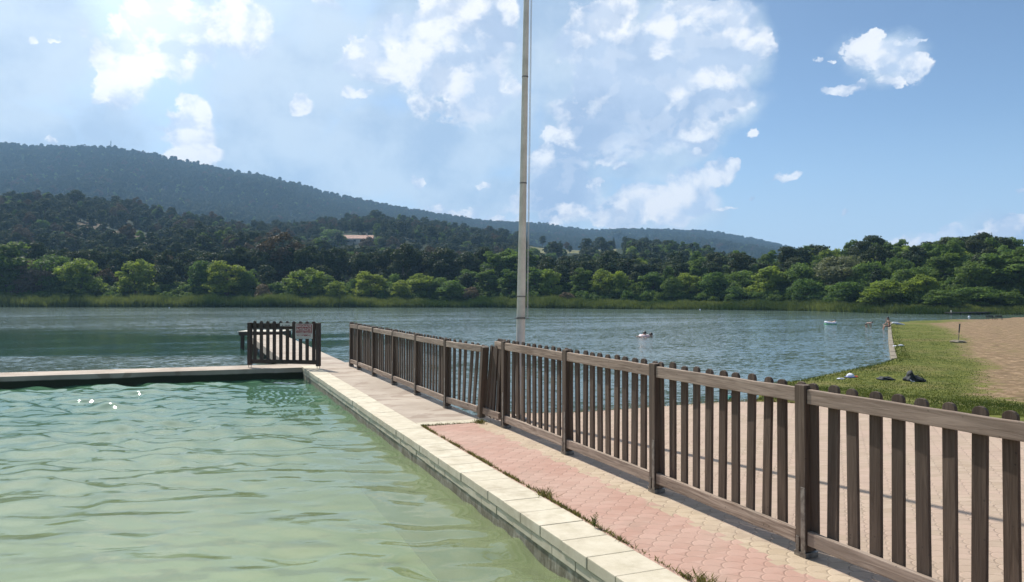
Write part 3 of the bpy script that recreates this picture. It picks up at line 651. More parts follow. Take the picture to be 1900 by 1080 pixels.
# ------------------------------------------------------------------ flagpole
M['polepaint'] = simple('pole_paint', (0.68, 0.65, 0.59), (0.55, 0.52, 0.46), 5, 0.5, 0.15)
M['rope'] = simple('rope_white', (0.62, 0.60, 0.56), None, 60, 0.8)
pb = W(3.885, 9.17); pole = empty('flagpole', pb); tag(pole, 'tall tapering white flagpole standing behind the fence on the terrace corner', 'flagpole')
def pr(z): return float(np.interp(z, [0, 1.31, 3.06, 4.44, 5.44, 9.2], [.060, .0555, .044, .0395, .035, .024]))
def pc(z): return Vector((0.0172 * z, 0, z))
b = MB(); zs = [0, .4, 1.59, 1.592, 3.06, 3.062, 4.44, 4.442, 6.5, 9.2]
b.tube([pc(z) for z in zs], [pr(z) + (0.001 if i % 2 else 0) for i, z in enumerate(zs)], 28); b.build('shaft', M['polepaint'], pole, smooth=True)
for z in (1.59, 3.06, 4.44):
    b = MB(); b.tube([pc(z - .008), pc(z + .010)], pr(z) + 0.003, 28); b.build('joint_band', M['metal'], pole)
b = MB(); c = pc(1.31); b.tube([c + Vector((-0.085, -0.02, 0)), c + Vector((0.105, -0.03, 0))], 0.005, 8)
for k in range(3): b.tube([pc(1.30 + k * .009), pc(1.306 + k * .009)], pr(1.31) + 0.005, 20)
b.build('cleat', M['metal'], pole)
b = MB(); b.tube([c + Vector((0.078, -0.02, 0)), pc(3.0) + Vector((0.070, -0.01, 0)), pc(9.1) + Vector((0.045, 0, 0))], 0.0045, 6)
b.tube([c + Vector((0.090, -0.02, 0)), pc(4.0) + Vector((0.078, -0.01, 0)), pc(9.1) + Vector((0.052, 0, 0))], 0.003, 6); b.build('halyard', M['rope'], pole)
b = MB(); b.lathe([(0.01, 9.19), (0.045, 9.22), (0.05, 9.25), (0.03, 9.29), (0.005, 9.30)], 16, (0.0172 * 9.2, 0, 0)); b.build('finial', M['polepaint'], pole, smooth=True)
b = MB(); b.lathe([(0.13, 0.0), (0.13, 0.015), (0.075, 0.02), (0.072, 0.06), (0.064, 0.065)], 24); b.build('base_plate', M['metal'], pole)
# ------------------------------------------------------------------ beach
SHORE = np.array([(3.0, 11.6), (3.58, 11.85), (4.1, 12.4), (4.7, 14.6), (5.63, 17.4), (6.6, 18.4), (7.68, 19.5), (9.86, 21.9), (11.2, 23.4), (12.4, 25.0), (13.4, 27.1),
    (17.4, 35.4), (25.9, 52.8), (29.0, 58.8), (32.8, 62.3), (36.9, 65), (41.4, 67), (50, 74), (95, 96)])
def inside_poly(x, y, poly):
    r = np.zeros(x.shape, bool); n = len(poly)
    for i in range(n):
        x0, y0 = poly[i]; x1, y1 = poly[(i + 1) % n]
        c = ((y0 > y) != (y1 > y)) & (x < (x1 - x0) * (y - y0) / ((y1 - y0) if y1 != y0 else 1e-9) + x0); r ^= c
    return r
def seg_dist(x, y, pts):
    d = np.full(x.shape, 1e9)
    for (x0, y0), (x1, y1) in zip(pts[:-1], pts[1:]):
        dx, dy = x1 - x0, y1 - y0; t = np.clip(((x - x0) * dx + (y - y0) * dy) / (dx * dx + dy * dy), 0, 1)
        d = np.minimum(d, np.hypot(x - x0 - t * dx, y - y0 - t * dy))
    return d
POLY = list(map(tuple, SHORE)) + [(140, 96), (140, -30), (3.0, -30)]
def sm(t): t = np.clip(t, 0, 1); return t * t * (3 - 2 * t)
def beach_z(x, y):
    x = np.asarray(x, float); y = np.asarray(y, float)
    s = seg_dist(x, y, SHORE); s = np.where(inside_poly(x, y, POLY), s, -s)
    v = x * cR + y * sR; u = -x * sR + y * cR
    dt = np.hypot(np.maximum(v - 8.4, 0), np.maximum(u - 9.0, 0))
    base = -0.022 - 0.42 * sm(dt / 7.5) + 0.03 * np.sin(x * .9) * np.sin(y * .7) * sm(dt / 4)
    edge = LAKE + 0.012 + np.where(s > 0, 0.17 * (1 - np.exp(-s * 6)) + s * 0.35, s * 0.5)
    edge = np.where((dt < 1.2) & (s > 0), np.maximum(edge, base), edge)
    return np.minimum(base, edge), s
gx = np.concatenate([np.arange(3.0, 30, .16), np.arange(30, 140, .8)]); gy = np.concatenate([np.arange(-20, 8, 1.0), np.arange(8, 36, .16), np.arange(36, 97, .5)])
GX, GY = np.meshgrid(gx, gy); GZ, GS = beach_z(GX, GY)
def turf(x, y, s):
    bx = np.array([(8.9, 16.0), (10.6, 18.6), (13.2, 22.7), (15.0, 27.0), (18.5, 32.6), (24.8, 44.8), (29.3, 55.6), (36, 62)])
    xb = np.interp(y, bx[:, 1], bx[:, 0]); t = (xb + .9 - x) / (1.2 + 0.02 * y)
    u = -x * sR + y * cR; v = x * cR + y * sR
    near = np.hypot(np.maximum(v - 8.4, 0), np.maximum(u - 9.0, 0))
    tn = 1.2 - near * (1.1 + 1.5 * np.clip((v - 9) / 2, 0, 1))
    pt = 0.2 * np.exp(-(((x - 19.5) / 2.2) ** 2 + ((y - 30.5) / 3.5) ** 2)) - .4
    return np.clip(0.5 + 0.5 * np.clip(np.maximum(np.maximum(t, tn), pt), -1, 1), 0, 1)
TF = turf(GX, GY, GS)
idx = np.arange(GX.size).reshape(GX.shape)
fc = np.stack([idx[:-1, :-1], idx[:-1, 1:], idx[1:, 1:], idx[1:, :-1]], -1).reshape(-1, 4)
keep = GS.ravel()[fc].max(1) > -2.0
o = raw('beach', np.stack([GX, GY, GZ], -1).reshape(-1, 3), fc[keep], M['beach'], smooth=True)
a = o.data.attributes.new('turf', 'FLOAT', 'POINT'); a.data.foreach_set('value', TF.ravel().astype(np.float32)); tag(o, kind='structure')
def bz(x, y): return float(beach_z(np.array([x]), np.array([y]))[0][0])
def G(px, py):
    z = -0.4
    for _ in range(14):
        p = P(px, py, z); z = 0.5 * z + 0.5 * bz(p.x, p.y)
    return P(px, py, z)
# deep ground sheet under everything near
M['mud'] = simple('lake_bed_mud', (0.10, 0.09, 0.06), None, 1, 0.9)
b = MB(); b.add([(-80, -60, -2.7), (80, -60, -2.7), (80, 80, -2.7), (-80, 80, -2.7)], [(0, 1, 2, 3)]); tag(b.build('ground', M['mud']), kind='structure')

# grass blades on the turf and along edges
def blades(name, pts, hts, wid, m, seed, lean=0.35):
    r = np.random.default_rng(seed); n = len(pts); a = r.uniform(0, 2 * PI, n); w2 = wid * r.uniform(.6, 1.3, n) / 2
    dx, dy = np.cos(a), np.sin(a); l = r.normal(0, lean, (n, 2)) * hts[:, None]
    base = pts; A = base + np.stack([dx * w2, dy * w2, np.zeros(n)], 1); B = base - np.stack([dx * w2, dy * w2, np.zeros(n)], 1)
    T = base + np.stack([l[:, 0], l[:, 1], hts], 1)
    vs = np.stack([A, B, T], 1).reshape(-1, 3); return raw(name, vs, np.arange(3 * n).reshape(n, 3), m, k=3)
rg = np.random.default_rng(11)
n = 150000; y = 11 + (rg.random(n) ** 1.7) * 42; x = y * rg.uniform(0.30, 0.74, n)
zz, s = beach_z(x, y); t = turf(x, y, s); pat = np.sin(x * 2.1 + np.sin(y * 1.7)) * np.sin(y * 1.3 + np.sin(x * 1.1))
v_ = x * cR + y * sR; u_ = -x * sR + y * cR; interr = (v_ < 8.75) & (u_ < 9.6) & ~((v_ > 8.55) & (u_ > 7.2))
ok = (s > 0.02) & (t > 0.42 + 0.35 * rg.random(n)) & (x > 3.4) & ~interr & (pat + rg.normal(0, .5, n) > -0.5)
pts = np.stack([x, y, zz - .01], 1)[ok]; hts = (0.015 + 0.03 * rg.random(ok.sum())) * (1 + 1.0 * (s[ok] < 0.5))
o = blades('grass', pts, hts, 0.022, M['grassblade'], 3); tag(o, kind='stuff')
# weeds in the joint between coping and pavers, round the strip and at the terrace edge
wp = []
for _ in range(5200):
    u = rg.uniform(2.2, 9.1); dens = 0.25 + 0.75 * (math.sin(u * 5.1) * math.sin(u * 2.3 + 1) > -0.05)
    if rg.random() < dens * (0.45 + 0.55 * (u > 5)): wp.append((*W(vC + 0.012 + abs(rg.normal(0, 0.014)), u, 0.0).xy, 0.0, rg.uniform(.008, .032)))
for _ in range(260):
    v = 2.58 + rg.random() ** 2 * 0.9; wp.append((*W(v, 9.15 + rg.normal(0, 0.012), 0).xy, 0.0, rg.uniform(.01, .03)))
for cx, s_ in ((2.60, 3.2), (2.63, 3.55), (2.62, 2.75), (3.32, .0), (2.60, 5.6)):
    for _ in range(130): 
        uu = s_ if s_ else 9.12; wp.append((*W(cx + rg.normal(0, .03), uu + rg.normal(0, .06), 0).xy, 0.0, rg.uniform(.02, .06)))
for i in range(len(ep) - 1):
    (v0, u0), (v1, u1) = ep[i], ep[i + 1]
    for _ in range(int(420 * math.hypot(v1 - v0, u1 - u0))):
        t = rg.random(); ww = W(v0 + (v1 - v0) * t, u0 + (u1 - u0) * t + abs(rg.normal(0, .04)), 0)
        wp.append((ww.x, ww.y, -0.12 if ww.x < 3.2 else -0.02, rg.uniform(.03, .09) + (0.10 if ww.x < 3.2 else 0)))
wp = np.array(wp); o = blades('weeds', wp[:, :3], wp[:, 3], 0.010, M['weedleaf'], 4, 0.7); tag(o, kind='stuff')
# one taller weed
tw = empty('weed_plant', P(1103, 978, 0.0)); tag(tw, 'tallest green weed growing from the joint between coping and pink pavers', 'weed')
b = MB(); r_ = random.Random(3); leaves = MB()
for k in range(7):
    a = r_.uniform(0, 6.28); l = r_.uniform(.05, .115); top = Vector((math.cos(a) * .025, math.sin(a) * .025, l)); b.tube([(0, 0, 0), top * .5 + Vector((0, 0, .01)), top], [.0016, .0013, .0007], 5)
    for j in range(10):
        p = top * (0.25 + 0.075 * j); aa = r_.uniform(0, 6.28); d = Vector((math.cos(aa), math.sin(aa), .7)) * r_.uniform(.014, .026); sd2 = Vector((-math.sin(aa), math.cos(aa), 0)) * .0035
        leaves.add([p, p + d * .5 + sd2, p + d, p + d * .5 - sd2], [(0, 1, 2, 3)])
b.build('stem', M['leaf_mid'], tw); leaves.build('leaves', M['grassblade'], tw)

# ------------------------------------------------------------------ far terrain (one polar sheet)
def ip(px, tab): xs, ys = zip(*tab); return np.interp(px, xs, ys)
SH_T = [(-400, 145), (0, 142), (900, 138), (1000, 131), (1150, 124), (1300, 119), (1500, 108), (1600, 98), (1700, 90), (1900, 88), (2300, 92)]
D1_T = [(-400, 420), (450, 430), (600, 520), (900, 520), (1150, 440), (1400, 300), (1560, 220), (1700, 175), (1900, 165), (2300, 165)]
E1_T = [(-400, 350), (0, 350), (140, 352), (250, 366), (350, 388), (450, 404), (540, 404), (600, 398), (700, 388), (780, 396), (900, 416), (1000, 432), (1080, 436), (1160, 430), (1250, 446), (1350, 466),
        (1480, 486), (1550, 486), (1650, 504), (1700, 506), (1750, 502), (1900, 490), (2300, 460)]
D2_T = [(-400, 1500), (600, 1500), (1000, 1700), (1500, 1800), (2300, 1800)]
E2_T = [(-400, 262), (0, 268), (100, 274), (210, 276), (300, 291), (400, 313), (500, 332), (550, 343), (600, 360), (700, 380), (800, 399), (900, 414), (1000, 418), (1100, 431), (1200, 429), (1300, 431), (1340, 436), (1400, 447), (1470, 463),
        (1560, 490), (1700, 530), (2300, 540)]
AZMAX = 60
azs = np.concatenate([np.radians(np.arange(-AZMAX, AZMAX + .01, 0.16)), np.radians(np.arange(AZMAX + 2, 360 - AZMAX - 1, 3.0))])
def cols(az_):
    c = np.clip(az_, -0.75, 0.75); px = 950 + F * np.tan(c); k = 1 / np.cos(c)
    Rs = ip(px, SH_T) * k; R1 = ip(px, D1_T) * k; R2 = ip(px, D2_T) * k
    z1 = H + (HZ - ip(px, E1_T)) / F * ip(px, D1_T) - 9.5; z2 = H + (HZ - ip(px, E2_T)) / F * ip(px, D2_T) - 7.0
    return Rs, R1, R2, z1, z2
def hnoise(x, y, s, seed):
    r = np.random.default_rng(seed); z = np.zeros_like(x)
    for i in range(14):
        L = s * 1.0 * (0.22 + 1.3 * r.random()); th = r.uniform(0, PI); z += L / s * np.sin(2 * PI / L * (x * math.cos(th) + y * math.sin(th)) + r.uniform(0, 6.28))
    return z / 4.5
def terrain_z(R, az_):
    Rs, R1, R2, z1, z2 = cols(az_)
    x, y = R * np.sin(az_), R * np.cos(az_)
    bank = np.interp(R - Rs, [-8, -1, 0, 2, 10, 22], [-3.2, -0.85, -0.58, -0.15, 0.35, 0.9])
    t = np.clip((R - Rs - 14) / (R1 - Rs - 14), 0, 1); h1 = 0.6 + (z1 - 0.6) * (0.35 * t + 0.65 * t ** 1.6) + hnoise(x, y, 110, 3) * 3.2 * np.sin(PI * t) ** 0.7
    t2 = np.clip((R - R1) / (R2 - R1), 0, 1); V = 0.26; tv = np.clip(t2 / V, 0, 1); tw_ = np.clip((t2 - V) / (1 - V), 0, 1); zv = z1 - 0.30 * np.abs(z1)
    h2 = np.where(t2 < V, z1 + (zv - z1) * (tv * tv * (3 - 2 * tv)), zv + (z2 - zv) * tw_ ** 0.92) + hnoise(x, y, 300, 5) * 5 * np.sin(PI * t2) ** 0.8
    h3 = z2 - (R - R2) * 0.25
    z = np.where(R < Rs + 14, bank, np.where(R < R1, h1, np.where(R < R2, h2, h3)))
    return z
rows = []
for rr in (-8, -1, 0, 2, 6, 10, 14): rows.append(('s', rr))
for k in range(1, 71): rows.append(('1', k / 70))
for k in range(1, 101): rows.append(('2', k / 100))
for k in range(1, 9): rows.append(('3', k * 250))
Rs, R1, R2, z1, z2 = cols(azs_ := np.where(azs > PI, azs - 2 * PI, azs))
VS = []
for kind_, k in rows:
    R = Rs + k if kind_ == 's' else (Rs + 14 + (R1 - Rs - 14) * k if kind_ == '1' else (R1 + (R2 - R1) * k if kind_ == '2' else R2 + k))
    zt = terrain_z(R, azs_); back = np.clip((np.abs(azs_) - math.radians(62)) / 0.5, 0, 1); zt = np.where(zt > 0.3, zt * (1 - back) + 0.3 * back, zt)
    VS.append(np.stack([R * np.sin(azs_), R * np.cos(azs_), zt], -1))
VS = np.array(VS); nr, nc = VS.shape[:2]; idx = np.arange(nr * nc).reshape(nr, nc); nxt = np.roll(idx, -1, axis=1)
fc = np.stack([idx[:-1], nxt[:-1], nxt[1:], idx[1:]], -1).reshape(-1, 4)
hl = raw('hills', VS.reshape(-1, 3), fc, M['hill'], smooth=True); tag(hl, kind='structure')
def proj(x, y, z): return 950 + F * x / y, HZ - F * (z - H) / y
def bare_f(px, py, R):
    g = lambda cx, cy, rx, ry: np.exp(-(((px - cx) / rx) ** 2 + ((py - cy) / ry) ** 2))
    return (R < 620) * np.clip(1.1 * (g(190, 438, 50, 12) + g(270, 452, 50, 12) + g(160, 418, 26, 6) + .8 * g(235, 445, 40, 10)), 0, 1)
def meadow_f(px, py, R): return (R < 620) * ((np.abs(px - 1065) < 80) & (py > 452 - (px - 1065) * -.02) & (py < 470)).astype(float)
vx, vy, vz = VS.reshape(-1, 3).T; vys = np.maximum(vy, 1.0); qpx, qpy = proj(vx, vys, vz); rr_ = np.hypot(vx, vy)
for nm_, fn in (('bare', bare_f), ('meadow', meadow_f)):
    a = hl.data.attributes.new(nm_, 'FLOAT', 'POINT'); a.data.foreach_set('value', (fn(qpx, qpy, rr_) * (vy > 50)).astype(np.float32))
def TP(px, py_base, rmin=0):
    """first terrain point seen along a photo ray"""
    a_ = math.atan((px - 950) / F); Rg = np.linspace(95, 1900, 5000); Rg = Rg[Rg > rmin]; zt = terrain_z(Rg, np.full_like(Rg, a_)); x, y = Rg * math.sin(a_), Rg * math.cos(a_)
    pyv = HZ - F * (zt - H) / y; k = np.argmax(pyv <= py_base); 
    return Vector((x[k], y[k], zt[k]))

# ------------------------------------------------------------------ trees
def crown(seed, h, wr, base, nclump, nleaf, lsize, shape='round', flat=1.0):
    r = np.random.default_rng(seed); cs = []; rs = []
    for i in range(nclump):
        t = (i + r.random()) / nclump; zc = base + (h - base) * (0.10 + 0.80 * t)
        if shape == 'round': prof = math.sin(PI * (0.12 + 0.80 * t)) ** 0.6
        elif shape == 'cone': prof = (1 - t) ** 0.8 * 0.95 + 0.08
        elif shape == 'tall': prof = math.sin(PI * (0.15 + 0.75 * t)) ** 0.45 * (1 - .25 * t)
        else: prof = 1.0 - 0.5 * t
        a = i * 2.4 + r.normal(0, .5); d = wr * prof * (0.30 + 0.50 * r.random()); rad = wr * (0.30 + 0.20 * r.random()) * (0.6 + .4 * prof)
        if shape == 'cone': rad = wr * prof * 0.75 + .15; d = wr * prof * .2
        if shape == 'pine': rad = wr * (0.34 + .16 * r.random()); d = wr * prof * (0.2 + .55 * r.random())
        cs.append((d * math.cos(a), d * math.sin(a), min(zc, h - rad * 0.75 * flat))); rs.append(rad)
    cs = np.array(cs); rs = np.array(rs); pk = r.choice(nclump, nleaf, p=rs ** 2 / (rs ** 2).sum())
    d = r.normal(size=(nleaf, 3)); d /= np.linalg.norm(d, axis=1)[:, None]; d[:, 2] = np.where(d[:, 2] < -0.35, -d[:, 2] * r.random(nleaf), d[:, 2])
    lump = 1 + 0.16 * np.sin(d[:, 0] * 7 + pk) * np.sin(d[:, 1] * 6 + 2 * pk) + 0.12 * np.sin(d[:, 2] * 9 + pk * 1.7)
    rad = rs[pk] * lump * (0.62 + 0.46 * r.random(nleaf) ** 0.6); pos = cs[pk] + d * rad[:, None] * np.array([1, 1, 0.82 * flat])
    nrm = d + r.normal(0, 0.55, (nleaf, 3)); nrm /= np.linalg.norm(nrm, axis=1)[:, None]
    t1 = np.cross(nrm, r.normal(size=(nleaf, 3))); t1 /= np.linalg.norm(t1, axis=1)[:, None]; t2 = np.cross(nrm, t1)
    s = lsize * r.uniform(.55, 1.35, nleaf)[:, None]; q = s * r.uniform(.5, .9, (nleaf, 1))
    vs = np.stack([pos - t1 * s * .5, pos + t2 * q * .5, pos + t1 * s * .5, pos - t2 * q * .5], 1).reshape(-1, 3)
    return vs, np.arange(4 * nleaf).reshape(nleaf, 4), cs
def trunk_mb(h, rad, cs, seed, top=0.72):
    r = random.Random(seed); b = MB(); path = [(0, 0, -0.6)]
    for k in range(1, 6): path.append((r.gauss(0, rad * .5), r.gauss(0, rad * .5), h * top * k / 5))
    b.tube(path, [rad * (1.25 - .2 * k) for k in range(6)], 7)
    for i in range(0, len(cs), 2):
        c = cs[i]; z0 = min(c[2] * 0.55, h * top * .85); k = min(int(z0 / (h * top / 5)), 4); s = Vector(path[max(k, 1)]); s.z = z0
        m_ = s.lerp(Vector(c), .5) + Vector((0, 0, .2)); b.tube([s, m_, Vector(c)], [rad * .45, rad * .3, rad * .12], 5)
    return b
KIND = {   # height, radius, crown base, clumps, leaves, leaf size, shape, leaf material, trunk radius
    'round': (7.6, 2.9, 0.9, 16, 6500, 0.30, 'round', 'leaf_bright', .16), 'bushy': (7.2, 3.2, 0.3, 18, 7000, 0.30, 'round', 'leaf_mid', .15),
    'tall': (9.0, 2.3, 1.2, 16, 6500, 0.30, 'tall', 'leaf_mid', .17), 'willow': (8.0, 3.6, .5, 18, 7500, 0.30, 'round', 'leaf_pale', .2),
    'pine': (9.5, 3.0, 4.2, 13, 4800, 0.34, 'pine', 'leaf_dark', .2), 'dark': (9.0, 2.9, 1.5, 15, 5200, 0.36, 'round', 'leaf_dark', .2),
    'russet': (10.5, 3.6, 3.0, 15, 6000, 0.32, 'round', 'leaf_russet', .22), 'cypress': (10.0, 1.5, .4, 14, 4200, 0.28, 'cone', 'leaf_dark', .13),
    'shrub': (3.6, 2.0, .1, 10, 2600, .26, 'round', 'leaf_mid', .06), 'tanshrub': (3.6, 1.9, .1, 10, 2400, .26, 'round', 'leaf_tan', .06), 'paletall': (9, 2.9, .8, 16, 6500, .3, 'tall', 'leaf_tan', .15)}
TV = {}
for kn, (h, wr, ba, nc_, nl, ls, shp, lm, tr) in KIND.items():
    for v in range(3 if kn in ('round', 'bushy', 'tall', 'dark', 'pine') else 2):
        vs, fs, cs = crown(hash_ := (sum(map(ord, kn)) * 10 + v), h, wr, ba, nc_, nl, ls, shp, 0.75 if shp == 'pine' else 1.0)
        co = raw('crown', vs, fs, M[lm]); C.objects.unlink(co); cm = co.data; bpy.data.objects.remove(co)
        to = trunk_mb(h, tr, cs, hash_).build('trunk', M['bark']); C.objects.unlink(to); tm = to.data; bpy.data.objects.remove(to)
        TV.setdefault(kn, []).append((cm, tm, h, wr))
TR = random.Random(21)
def tree(kind_, loc, h, wd, label, cat='tree', group=None, name=None, v=None, rz=None):
    vs = TV[kind_]; cm, tm, h0, w0 = vs[TR.randrange(len(vs)) if v is None else v % len(vs)]
    nm = name or {'pine': 'pine_tree', 'cypress': 'cypress_tree', 'shrub': 'shrub', 'tanshrub': 'shrub', 'russet': 'pine_tree', 'dark': 'pine_tree', 'willow': 'willow_tree'}.get(kind_, 'leafy_tree')
    e = empty(nm, loc, TR.uniform(0, 6.28) if rz is None else rz); sx = wd / (2 * w0 * 0.95); e.scale = (sx, sx, h / h0); tag(e, label, cat, group)
    for nn, me in (('crown', cm), ('trunk', tm)):
        o = bpy.data.objects.new(nn, me); C.objects.link(o); o.parent = e
    return e
OCC = []   # (x, y, radius) kept free of mass-forest trees
def ptree(px, top, wpx, kind_, label, dR=9.0, base=None, **kw):
    """tree standing dR metres behind the waterline, in the direction of a photo column"""
    a_ = math.atan((px - 950) / F); Rs_ = float(cols(np.array([a_]))[0][0]); R = Rs_ + dR
    x, y = R * math.sin(a_), R * math.cos(a_); z = float(terrain_z(np.array([R]), np.array([a_]))[0])
    h = (HZ - top) / F * y + H - z; wd = wpx / F * y; OCC.append((x, y, wd * .5))
    return tree(kind_, (x, y, z - .1), h, wd, label, **kw)
# the trees along the far bank, left to right
for args in [
    (12, 446, 95, 'tall', 'tallest green tree at the far left end of the opposite bank', 12),
    (62, 482, 80, 'paletall', 'greyish tan feathery tree second from the left on the far bank', 12),
    (100, 470, 85, 'bushy', 'broad green tree between the tan tree and the brighter one on the left bank', 15),
    (152, 477, 85, 'round', 'rounded green tree left of the lone bright yellow green tree on the far bank', 9),
    (250, 479, 66, 'round', 'lone bright yellow green tree standing clear against dark pines on the left bank', 10),
    (378, 480, 74, 'bushy', 'green tree left of the brightest clump behind the gate', 12),
    (422, 484, 80, 'round', 'bright yellow green tree left of the gate on the far bank', 9),
    (458, 500, 50, 'bushy', 'narrow green tree just left of the tan bush across the lake', 10),
    (515, 432, 92, 'russet', 'big reddish brown pine rising above the green trees behind the gate', 30),
    (490, 524, 34, 'tanshrub', 'small tan bush on the far bank just above the gate', 6),
    (566, 496, 74, 'round', 'bright tree with golden top on the far bank above the gate sign', 9),
    (627, 520, 46, 'round', 'small round green tree alone in front of dark woods right of the gate', 5),
    (600, 508, 50, 'bushy', 'dull green tree between the golden topped tree and the small round one', 14),
    (687, 503, 62, 'round', 'dome shaped bright green tree on the far bank above the start of the fence', 8),
    (660, 515, 36, 'bushy', 'low olive tree touching the left side of the dome shaped tree', 12),
    (742, 519, 44, 'round', 'small light green tree with bare stem right of the dome shaped tree', 6),
    (785, 506, 70, 'round', 'wide pale green tree with uneven top left of the flagpole', 10),
    (815, 512, 46, 'bushy', 'round topped green tree right of the wide pale green one', 9),
    (838, 519, 60, 'bushy', 'dark green shaggy tree on the far bank left of the flagpole', 6),
    (872, 530, 34, 'tanshrub', 'low yellowish bush at the reed edge left of the flagpole', 5),
    (868, 498, 44, 'tall', 'upright green tree behind the low yellowish bush', 15),
    (905, 499, 54, 'tall', 'pair topped green tree second to the left of the flagpole', 10),
    (946, 498, 46, 'tall', 'green tree whose crown touches the left side of the flagpole', 9),
    (992, 494, 48, 'tall', 'green tree just right of the flagpole and its rope', 9),
    (1024, 499, 52, 'round', 'second green tree to the right of the flagpole', 9),
    (1052, 540, 28, 'tanshrub', 'small yellowish shrub at the foot of the trees right of the flagpole', 5),
    (1082, 495, 44, 'tall', 'upright oval green tree below the hillside meadow', 10),
    (1118, 501, 48, 'round', 'third rounded tree right of the flagpole below the meadow', 9),
    (1152, 503, 48, 'round', 'green tree between the oval tree and the woods to the right', 9),
    (1213, 503, 58, 'tall', 'slightly bluish green tree above the two swimmers', 10),
    (1250, 512, 44, 'bushy', 'low bushy tree right above the two swimmers', 7),
    (1280, 506, 54, 'round', 'rounded tree on the bank right of the swimmers', 10),
    (1325, 503, 64, 'bushy', 'broad green tree at the start of the right hand woods', 10),
    (1372, 500, 70, 'bushy', 'dense green tree behind the long reed bed on the right', 12),
    (1365, 530, 50, 'shrub', 'low olive bush in front of the right hand woods', 5),
    (1425, 492, 82, 'round', 'large light green tree in the middle of the right hand woods', 10),
    (1482, 486, 84, 'bushy', 'large round green tree left of the pale willow', 12),
    (1553, 472, 118, 'willow', 'big pale silvery willow standing above the other trees on the right', 16),
    (1500, 515, 70, 'bushy', 'low spreading tree in front of the pale willow, left side', 6),
    (1570, 520, 80, 'bushy', 'dark spreading tree in front of the pale willow, right side', 6),
    (1627, 484, 40, 'cypress', 'dark pointed conifer right of the pale willow', 14),
    (1640, 518, 92, 'round', 'yellowish green bushy tree leaning over the water above the bathers', 4),
    (1682, 496, 76, 'bushy', 'green tree right of the dark pointed conifer', 12),
    (1718, 506, 70, 'round', 'olive green tree above the far jetty', 8),
    (1758, 468, 80, 'tall', 'tall tree with ragged top against the pink cloud', 16),
    (1745, 535, 70, 'bushy', 'low bush by the water in front of the ragged topped tree', 4),
    (1800, 482, 84, 'bushy', 'wide dark tree right of the ragged topped tree', 12),
    (1812, 530, 80, 'bushy', 'low dark bush above the benches', 5),
    (1850, 468, 84, 'tall', 'tall tree second from the right edge, above the benches', 13),
    (1893, 456, 92, 'tall', 'tallest tree at the right edge of the view', 12),
    (1872, 540, 80, 'bushy', 'low bushes at the right end of the far bank', 5)]:
    px, top, wpx, kd, lb, dR = args; ptree(px, top, wpx, kd, lb, dR, cat='bush' if 'shrub' in kd or ' bush' in lb.split(' in ')[0] and top > 515 else 'tree', name='shrub' if 'shrub' in kd else None)
# trees that stand out on the hillside
def htree(px, top, hpx, wpx, kd, label, rmin=0, group=None):
    p = TP(px, top + hpx, rmin); h = hpx / F * p.y; wd = wpx / F * p.y; OCC.append((p.x, p.y, wd * .4))
    return tree(kd, (p.x, p.y, p.z - .2), h, wd, label, group=group, name='cypress_tree' if kd == 'cypress' else None)
for a in [(136, 350, 46, 34, 'dark', 'big dark tree standing above the left hand ridge'), (68, 350, 28, 26, 'dark', 'dark tree left of the biggest tree on the left ridge'),
          (14, 350, 30, 30, 'dark', 'dark tree at the far left end of the near ridge'), (125, 382, 34, 30, 'dark', 'dark rounded tree on the left slope above the rocky clearing'),
          (93, 392, 34, 24, 'dark', 'dark rounded tree left of the rocky clearing'), (60, 392, 34, 26, 'pine', 'dark tree on the far left slope below the ridge'),
          (192, 410, 32, 22, 'dark', 'dark round tree at the lower edge of the rocky clearing'), (388, 382, 26, 14, 'cypress', 'small dark pointed tree on the skyline of the middle ridge'),
          (425, 395, 16, 10, 'cypress', 'tiny pointed tree right of the other pointed tree on the middle ridge'), (343, 432, 26, 10, 'cypress', 'thin dark cypress right of the rocky clearing'),
          (614, 408, 26, 9, 'cypress', 'thin dark cypress just left of the hillside house'), (583, 424, 26, 18, 'cypress', 'dark fir further left of the hillside house'),
          (566, 425, 26, 12, 'cypress', 'dark fir leftmost of those beside the hillside house'), (615, 424, 30, 50, 'bushy', 'bright green tree directly left of the hillside house'),
          (633, 435, 24, 22, 'bushy', 'small green tree touching the left of the house'), (683, 438, 46, 34, 'russet', 'brownish tree directly below and right of the house'),
          (715, 440, 22, 16, 'round', 'small light green tree right of the hillside house'), (745, 456, 30, 18, 'round', 'light yellow green tree in the dark hillside below the skyline'),
          (698, 388, 30, 24, 'dark', 'large dark tree on the skyline above the hillside house'), (660, 386, 22, 12, 'cypress', 'pointed tree left of the large one above the house'),
          (748, 392, 22, 22, 'dark', 'dark skyline tree right of the large one above the house'), (800, 418, 34, 28, 'dark', 'dark rounded tree on the slope left of the flagpole'),
          (830, 425, 30, 26, 'dark', 'dark tree next left of the flagpole on the mid slope'), (1030, 446, 36, 34, 'dark', 'dark tree at the left side of the meadow'),
          (1095, 456, 36, 34, 'dark', 'dark tree standing in front of the meadow'), (1145, 428, 28, 34, 'dark', 'bushy dark tree highest on the skyline right of the flagpole'),
          (1168, 434, 26, 30, 'dark', 'dark skyline tree right of the highest bushy one'), (1200, 436, 24, 26, 'dark', 'dark skyline tree sloping down to the right'),
          (1540, 455, 26, 34, 'dark', 'dark round tree on the skyline above the pale willow'), (1612, 464, 24, 26, 'dark', 'dark skyline tree right of the pale willow'),
          (1665, 478, 16, 24, 'dark', 'small dark skyline tree before the pink cloud')]:
    htree(*a)
r0 = random.Random(4)
